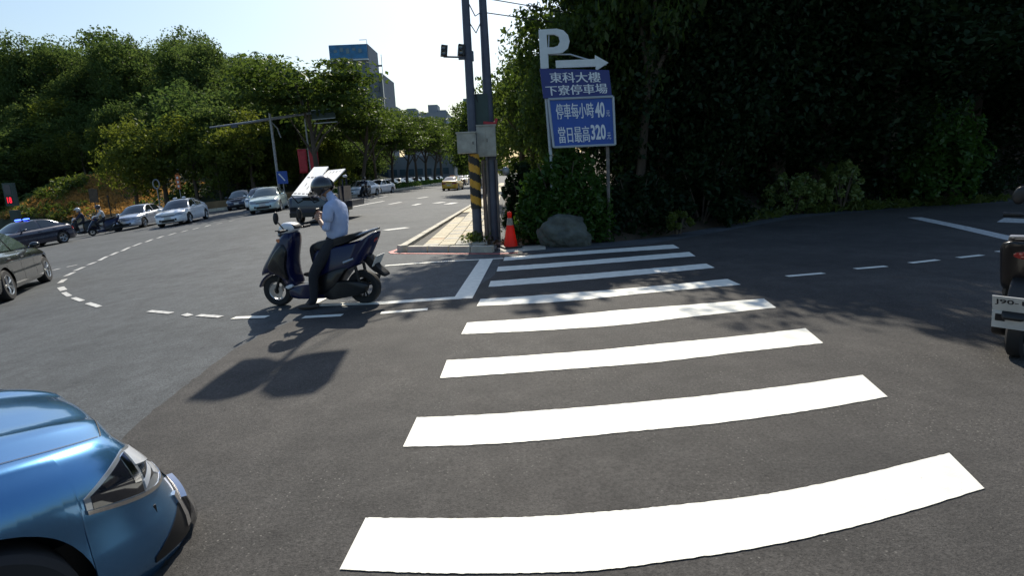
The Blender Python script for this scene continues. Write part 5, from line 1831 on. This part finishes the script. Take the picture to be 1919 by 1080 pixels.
p2 = at(928, 13.5)
pole2 = thing('utility_pole', 'grey utility pole with a dark green box, wide cabinet and cable pipes', 'pole', (p2.x, p2.y, 0))
b = MB(); b.tube([(.0, 0, -.1), (0, 0, 2.2), (-.02, 0, 5.6)], [.15, .12, .085], 16); b.build('shaft', M['pole'], pole2)
for dx, dy, r in ((-.17, -.06, .032), (-.10, -.15, .025), (.12, -.12, .03), (-.22, .04, .02)):
    b = MB(); b.tube([(dx, dy, -.05), (dx, dy, height_for(p2, 300))], r, 8); b.build('cable_pipe', M['pole_conc'], pole2)
zc = (height_for(p2, 238) + height_for(p2, 293)) / 2
b = MB(); b.box((-.09, -.20, zc), (.46, .24, .68)); b.box((-.09, -.2, zc + .355), (.50, .28, .03)); cb = b.build('cabinet', M['box'], pole2, smooth=False)
for dx in (-.205, .025):
    b = MB(); b.box((dx, -.326, zc), (.215, .012, .62)); b.build('door', M['box'], cb, smooth=False)
b = MB(); b.box((-.06, -.335, zc + .02), (.012, .012, .08)); b.build('handle', M['black'], cb, smooth=False)
b = MB(); b.box((.02, -.25, zc + .40), (.30, .05, .06), (0, .12, 0)); b.box((.16, -.2, zc + .44), (.06, .2, .12), (0, .3, 0)); b.build('red_strip', M['red'], pole2, smooth=False)
zg_ = (height_for(p2, 179) + height_for(p2, 233)) / 2
b = MB(); b.box((-.18, -.12, zg_), (.36, .24, .68)); gb = b.build('signal_box', M['dkgreen'], pole2, smooth=False)
b = MB(); b.box((-.385, -.12, zg_), (.05, .26, .70)); b.build('edge_plate', M['box'], gb, smooth=False)
b = MB(); b.ball((.34, .02, height_for(p2, 322)), (.09, .05, .11), 10, 7); b.tube([(0, 0, height_for(p2, 318)), (.30, .02, height_for(p2, 320))], .015, 6); b.build('bell_lamp', M['steel'], pole2)
# loose cables between the poles
b = MB()
for k, (za, zb_) in enumerate(((5.3, 5.2), (4.9, 5.0), (3.6, 3.3))):
    b.tube([(p1.x + .08, p1.y, za), ((p1.x + p2.x) / 2, p1.y + .1, min(za, zb_) - .12 - .05 * k), (p2.x - .08, p2.y, zb_)], .012, 6)
for k in range(2):
    b.tube([(p2.x, p2.y, 5.5 - .3 * k), (p2.x + 5, p2.y + 6, 6.2 - .3 * k), (p2.x + 12, p2.y + 14, 7.5)], .012, 6)
wires = tag(b.build('cable', M['wire'], None), 'thin dark cables slung between the two poles and into the trees', 'cable')

pc = gp(958, 466)
cone = thing('traffic_cone', 'red traffic cone standing on the pavement corner beside the pole', 'traffic cone', (pc.x, pc.y + .05, .016))
b = MB(); b.lathe([(.155, .03), (.15, .06), (.048, .66), (.048, .66)], 28); b.lathe([(.0, .80), (.04, .79), (.055, .745), (.045, .70), (.04, .66)], 20); b.build('cone_body', M['cone'], cone)
b = MB(); b.lathe([(.0785, .50), (.0525, .655), (.0495, .655), (.075, .50)], 28, closed=True); b.build('reflective_band', M['conew'], cone)
b = MB(); b.box((0, 0, .018), (.40, .40, .036), (0, 0, .3)); b.build('cone_base', M['blackp'], cone, smooth=False)

# boulder in the shade under the bush
rngb = np.random.default_rng(2)
bm = bmesh.new(); bmesh.ops.create_icosphere(bm, subdivisions=5, radius=1)
from mathutils import noise as mnoise
for v in bm.verts:
    n = mnoise.noise(v.co * 1.3) * .28 + mnoise.noise(v.co * 3.1) * .11 + mnoise.noise(v.co * 8) * .035
    v.co *= 1 + n
    v.co.x *= .58; v.co.y *= .42; v.co.z *= .46
    if v.co.z < -.3: v.co.z = -.3
me = bpy.data.meshes.new('boulder'); bm.to_mesh(me); bm.free(); me.materials.append(M['rock'])
rk = link('boulder', me); rk.location = (*at(1062, 12.35)[:2], .22)
tag(rk, 'grey boulder in the shade below the dark green bush', 'boulder')
# ------------------------------------------------------------------ utility truck with its sloping white panels
tk = thing('utility_truck', 'dark utility truck carrying two sloping white slotted panels behind the rider', 'truck', at(588, 22.6), 0)
bpy.context.view_layer.update()
tz = tk.location.z
def tbox(nm, c, d, mat, rot=None, parent=tk):
    b = MB(); b.box(c, d, rot); return b.build(nm, mat, parent, smooth=False)
def tq(px, py, D): return on_plane(px, py, D) - tk.location
cabc = tq(568, 392, 21.5)
b = MB()
prof = smooth_poly([(-.85, .30), (-.87, .62), (-.80, 1.02), (-.4, 1.12), (.9, 1.12), (.95, .3)], 2)
b.prism([(x, z) for x, z in prof], -.78, .78, inset=.08)
cabm = b.build('cab', M['truck'], tk, angle=40)
TKR = R(262)
cabm.rotation_euler = (0, 0, 0); 
cabm.location = (cabc.x, .4, 0); cabm.rotation_euler = (0, 0, PI / 2)
gl = tbox('windscreen', (cabc.x, -.425, .86), (1.3, .02, .30), M['glass'], (-.18, 0, 0))
tbox('bumper', (cabc.x, -.50, .36), (1.5, .10, .18), M['black'])
for s in (-1, 1):
    tbox('headlight', (cabc.x + s * .6, -.49, .60), (.22, .03, .14), M['lens_dark'])
tbox('chassis', (cabc.x + .15, 1.4, .42), (1.3, 3.0, .18), M['black'])
tbox('bed', (cabc.x + .35, 2.1, .66), (1.9, 2.0, .25), M['truck'])
for x in (cabc.x - .62, cabc.x + .62):
    for y in (.25, 2.3):
        tm, rm, dm = wheel_meshes(.28, .20, 5)
        w = link('wheel', dm, tk); w.location = (x, y, .28); w.rotation_euler = (0, 0, PI / 2 if x < cabc.x else -PI / 2)
        link('tyre', tm, w); link('rim', rm, w)
# rack posts at the back and right
for px, D in ((652, 24.2), (645, 23.0)):
    a, c = tq(px, 392, D), tq(px - 3, 335, D)
    b = MB(); b.tube([(a.x, a.y, .6), a, c], .035, 6); b.build('rack_post', M['truck'], tk)
a, c = tq(649, 345, 24.2), tq(642, 352, 22.6)
tbox('side_rack', ((a.x + c.x) / 2, (a.y + c.y) / 2, (a.z + c.z) / 2 - .35), (.05, 1.7, .7), M['truck'])
b = MB(); b.ball(tq(647, 330, 24.0), (.10, .06, .06), 8, 6); b.build('marker_lamp', M['sc_white'], tk)
def panel(C, slots):
    C = [tq(*q) for q in C]      # TL TR BR BL
    nr = (C[1] - C[0]).cross(C[3] - C[0]).normalized()
    if nr.z < 0: nr = -nr
    b = MB(); b.add(C + [q - nr * .05 for q in C], [(0, 1, 2, 3), (7, 6, 5, 4)] + [(k, k + 4, (k + 1) % 4 + 4, (k + 1) % 4) for k in range(4)])
    o = b.build('slotted_panel', M['louvre'], tk, smooth=False)
    for (u, v, du, dv) in slots:
        P = [qpt(C, u + a, v + c) + nr * .004 for a, c in ((0, 0), (du, 0), (du, dv), (0, dv))]
        s = MB(); s.add(P + [q - nr * .004 for q in P], [(0, 1, 2, 3)] + [(k, k + 4, (k + 1) % 4 + 4, (k + 1) % 4) for k in range(4)])
        s.build('slot', M['black'], o, smooth=False)
    # frame legs under the panel
    for q in (C[0], C[1], C[2], C[3]):
        t = MB(); t.tube([q - nr * .03, (q.x, max(q.y, -.2), .7 if q.z > .8 else q.z - .1)], .022, 6); t.build('panel_leg', M['truck'], tk)
    return o
panel([(589, 313, 25.0), (616, 312, 25.0), (579, 367, 21.6), (547, 366, 21.6)], [(.10 + .24 * k, .38, .16, .035) for k in range(4)] + [(.05 + .24 * k, .93, .16, .03) for k in range(4)] + [(.35, .60, .03, .1), (.6, .70, .03, .1)])
panel([(617, 319, 25.0), (648, 316, 25.0), (620, 346, 23.0), (600, 335, 23.0)], [(.18 + .2 * k, .12, .03, .62) for k in range(4)])

# ------------------------------------------------------------------ street furniture on the far side
def post_thing(name, label, cat, px, D, top, r, mat, hill=True):
    p = at(px, D)
    z = p.z
    if hill:
        d, h = lhill(p.x, p.y)
        z += max(0, h)
    o = thing(name, label, cat, (p.x, p.y, z))
    H = height_for((p.x, p.y, 0), top) - z
    b = MB(); b.tube([(0, 0, -.3), (0, 0, H)], r, 8); b.build('post', mat, o)
    return o, Vector((p.x, p.y, z)), H

# pedestrian countdown
o, q, H = post_thing('countdown_signal', 'dark green pedestrian countdown signal with red digits at the left', 'signal', 43, 31.5, 412, .14, M['dkgreen'])
def lz(py): return height_for((q.x, q.y, 0), py) - q.z
zt_, zb_ = lz(343), lz(386)
b = MB(); b.box((0, -.02, (zt_ + zb_) / 2), (.52, .26, zt_ - zb_)); hb = b.build('housing', M['dkgreen'], o, smooth=False)
b = MB(); b.box((0, -.155, zt_ * .72 + zb_ * .28), (.36, .015, (zt_ - zb_) * .42)); b.build('figure_pane', M['bdark'], hb, smooth=False)
zq = zt_ * .26 + zb_ * .74
b = MB(); b.box((0, -.155, zq), (.36, .015, (zt_ - zb_) * .34)); b.build('digit_pane', M['blackp'], hb, smooth=False)
lettering('18', (q + Vector((-.13, -.165, zq - .17)), q + Vector((.13, -.165, zq - .17)), q + Vector((-.13, -.165, zq + .17))), M['led'], hb, .03, .003, 'digits')
b = MB(); b.box((0, 0, zb_ * .45), (.44, .24, zb_ * .9)); b.build('base_cabinet', M['dkgreen'], o, smooth=False)

# mast with its long arm and street-name board
o, q, H = post_thing('signal_mast', 'grey mast with a long horizontal arm reaching to both sides', 'mast', 527, 47.0, 212, .11, M['steel'])
def rel(px, py, D=47.0): return on_plane(px, py, D) - q
b = MB(); b.tube([rel(394, 239), rel(470, 229), rel(527, 220), rel(590, 211)], [.07, .10, .12, .09], 8); b.build('arm', M['steel'], o)
b = MB(); b.tube([rel(505, 224), rel(520, 240), rel(527, 258)], .05, 6); b.build('brace', M['steel'], o)
b = MB(); b.box(rel(440, 236), (.5, .2, .25)); b.build('lamp_head', M['pole'], o, smooth=False)
nb = MB(); c = rel(607, 214); nb.box((c.x, -.1, c.z), (1.9, .06, .72), (0, -R(2.4), 0)); nbo = nb.build('name_board', M['dkgreen'], o, smooth=False)
f2 = MB()
for dz in (-.36, .36): f2.box((c.x, -.135, c.z + dz), (1.9, .02, .06), (0, -R(2.4), 0))
f2.build('border', M['signback'], nbo, smooth=False)
b = MB(); b.box((c.x + .1, -.05, c.z - .66), (1.9, .06, .07), (0, -R(2.4), 0)); b.build('lower_bar', M['steel'], o, smooth=False)

o, q, H = post_thing('street_lamp_post', 'slim grey post carrying two red hanging banners', 'pole', 589, 47.6, 165, .07, M['steel'])
for dx in (-.52, .42):
    zt_, zb_ = height_for((q.x, q.y, 0), 279) - q.z, height_for((q.x, q.y, 0), 324) - q.z
    V, F = [], []
    for i in range(9):
        for k in range(5):
            V.append((dx - .36 + .72 * k / 4, -.1 + .05 * math.sin(i * .7 + k), zb_ + (zt_ - zb_) * i / 8))
    F = [(i * 5 + k, i * 5 + k + 1, i * 5 + k + 6, i * 5 + k + 5) for i in range(8) for k in range(4)]
    b = MB(); b.add(V, F); bo = b.build('banner', M['red'], o)
    bo.modifiers.new('cloth', 'SOLIDIFY').thickness = .01
b = MB(); b.tube([(-.9, 0, zt_), (.8, 0, zt_)], .025, 6); b.build('banner_rod', M['steel'], o)

o, q, H = post_thing('road_sign', 'blue road sign with a white bar beside the bottom of the mast', 'sign', 536, 46.0, 322, .04, M['steel'])
b = MB(); b.box((0, -.06, H - .45), (.85, .03, 1.0)); sb_ = b.build('panel', M['signblue2'], o, smooth=False)
b = MB(); b.box((-.02, -.085, H - .42), (.10, .012, .72), (0, -R(38), 0)); b.build('white_bar', M['letter'], sb_, smooth=False)
o, q, H = post_thing('orange_sign', 'narrow orange upright sign with pale marks behind the white sedan', 'sign', 345, 49.2, 327, .04, M['steel'])
b = MB(); b.box((0, -.06, H - .62), (.36, .04, 1.25)); sb_ = b.build('panel', M['orange'], o, smooth=False)
for k in range(3):
    b = MB(); b.box((0, -.086, H - .28 - .36 * k), (.16, .01, .2)); b.build('mark', M['sc_white'], sb_, smooth=False)
o, q, H = post_thing('ring_sign', 'grey ring-topped marker post behind the silver car', 'marker', 304, 50.5, 352, .05, M['steel'])
b = MB(); b.tube([(.28 * math.cos(a) , 0, H + .32 + .40 * math.sin(a)) for a in [2 * PI * k / 20 for k in range(21)]], .06, 8, cap=False); b.build('ring', M['steel'], o)
o, q, H = post_thing('rusty_sign', 'rusty brown board on a post before the dry grass mound', 'sign', 186, 54.5, 352, .05, M['bark'])
b = MB(); b.box((.05, -.06, H - .75), (.85, .05, 1.3), (0, .06, 0)); b.build('panel', M['bark'], o, smooth=False)
o, q, H = post_thing('thin_post', 'thin dark post right of the far scooter pair', 'post', 212, 49.5, 366, .045, M['black'])
b = MB(); b.box((0, 0, H - .1), (.16, .05, .2)); b.build('cap', M['black'], o, smooth=False)

# ------------------------------------------------------------------ buildings
def block(o, name, px0, px1, ytop, D, depth, mat, z0=-1.0):
    a, c = on_plane(px0, ytop, D), on_plane(px1, ytop, D)
    zt_ = (a.z + c.z) / 2
    b = MB(); b.box(((a.x + c.x) / 2 - o.location.x, depth / 2 + D - o.location.y, (zt_ + z0) / 2), (c.x - a.x, depth, zt_ - z0))
    return b.build(name, mat, o, smooth=False), a.x - o.location.x, c.x - o.location.x, zt_
def facade(o, wall, x0, x1, y, z0, z1, fl, nwin, mat, gap=.35):
    n = int((z1 - z0) / fl)
    b0 = None
    wx = (x1 - x0) / nwin
    for i in range(n):
        for k in range(nwin):
            if b0 is None:
                b = MB(); b.box((0, 0, 0), (wx * (1 - gap), .3, fl * .5)); w = b.build('window', mat, wall, smooth=False); b0 = w.data
            else: w = link('window', b0, wall)
            w.location = (x0 + wx * (k + .5), y - .1, z0 + fl * (i + .55))
D = 210
tw = thing('office_tower', 'grey office tower with a blue billboard on its roof behind the trees', 'building', (on_plane(660, 340, D).x, D, 0))
wl_, x0, x1, zt_ = block(tw, 'wall', 592, 716, 139, D, 22, M['concrete'])
facade(tw, wl_, x0 + .8, x1 - .8, D - D, 14, zt_ - 1, 3.4, 8, M['bdark'])
up_, ux0, ux1, uz = block(tw, 'upper_storeys', 616, 689, 83, D + 2, 16, M['concrete'], zt_)
facade(tw, up_, ux0 + .6, ux1 - .6, 2, zt_ + .5, uz - 7, 3.2, 5, M['bdark'])
b = MB(); b.box(((ux0 + ux1) / 2, 1.6, uz - 2.6), (ux1 - ux0 - .3, .5, 4.6)); bb_ = b.build('billboard', M['billblue'], tw, smooth=False)
for k in range(5):
    b = MB(); b.box((ux0 + 2.4 + k * 2.2, 1.32, uz - 2.3 + .5 * (k % 2)), (1.2, .08, .9 + .4 * (k % 3))); b.build('pale_mark', M['bglass'], bb_, smooth=False)
b = MB(); b.box(((ux0 + ux1) / 2, 1.5, uz - 5.3), (ux1 - ux0, 1, .5)); b.build('ledge', M['signwhite'], tw, smooth=False)
b = MB(); b.tube([(ux1 - .4, 3, uz), (ux1 - .4, 3, uz + 1.6), (ux1 - 3, 3, uz + 1.6)], .12, 6); b.build('crane_arm', M['pole'], tw)
b = MB(); b.tube([(x1 - .5, 4, zt_), (x1 - .5, 4, zt_ + 7)], .1, 6); b.build('antenna', M['pole'], tw)
b = MB(); b.box((x1 - 1.6, 4, zt_ + 3.2), (2.2, .5, .6)); b.build('roof_light', M['pole'], tw, smooth=False)
b = MB(); b.box((x1 - .25, -.5, zt_ * .55), (1.0, 1.2, zt_ * .88)); b.build('corner_strip', M['bdark'], tw, smooth=False)

D = 270
t2 = thing('far_block', 'pale grey-blue block with boxy rooftop rooms over the median trees', 'building', (on_plane(800, 340, D).x, D, 0))
w2, x0, x1, zt_ = block(t2, 'wall', 752, 838, 211, D, 25, M['concrete2'])
facade(t2, w2, x0 + .5, x1 - .5, 0, 8, zt_ - 1, 3.4, 9, M['bdark'])
for a, c, yy_ in ((762, 779, 203), (802, 820, 196), (727, 744, 200), (820, 836, 206)):
    block(t2, 'roof_room', a, c, yy_, D + 3, 10, M['concrete2'], zt_ - (8 if a == 727 else .1))
D = 330
t3 = thing('glass_tower', 'slim blue glass tower left of the striped pole', 'building', (on_plane(881, 330, D).x, D, 0))
w3, x0, x1, zt_ = block(t3, 'wall', 868, 895, 184, D, 12, M['bglass'])
facade(t3, w3, x0 + .3, x1 - .3, 0, 5, zt_ - 1, 5, 3, M['bdark'], .2)
D = 420
t4 = thing('distant_block', 'faint low pale blue block at the end of the avenue', 'building', (on_plane(858, 330, D).x, D, 0))
w4, x0, x1, zt_ = block(t4, 'wall', 838, 905, 236, D, 20, M['concrete2'])
facade(t4, w4, x0 + .5, x1 - .5, 0, 5, zt_ - 1, 5, 7, M['bglass'])
D = 150
t5 = thing('low_building', 'low grey building with white canopy seen between the median trunks', 'building', (on_plane(735, 330, D).x, D, 0))
w5, x0, x1, zt_ = block(t5, 'wall', 640, 850, 294, D, 10, M['concrete2'])
facade(t5, w5, x0 + 1, x1 - 1, 0, 1.0, zt_ - .8, 3.2, 12, M['bglass'])
b = MB(); b.box((x0 + 6, -.9, 4.6), (8, 1.6, .3)); b.build('canopy', M['signwhite'], t5, smooth=False)
pts = [(-60 + 110 * t + rng.normal() * 2, 300 + 130 * abs(t - .5) + rng.normal() * 4, rng.uniform(1, 9)) for t in np.linspace(0, 1, 260)]
pts = [p for p in pts if not (-13 < p[0] < -4)]
scatter('distant_trees', pts, 40, .7, M['leaf_ave'], (3.2, 3, 2.6), 'far green tree line at the end of the avenue')
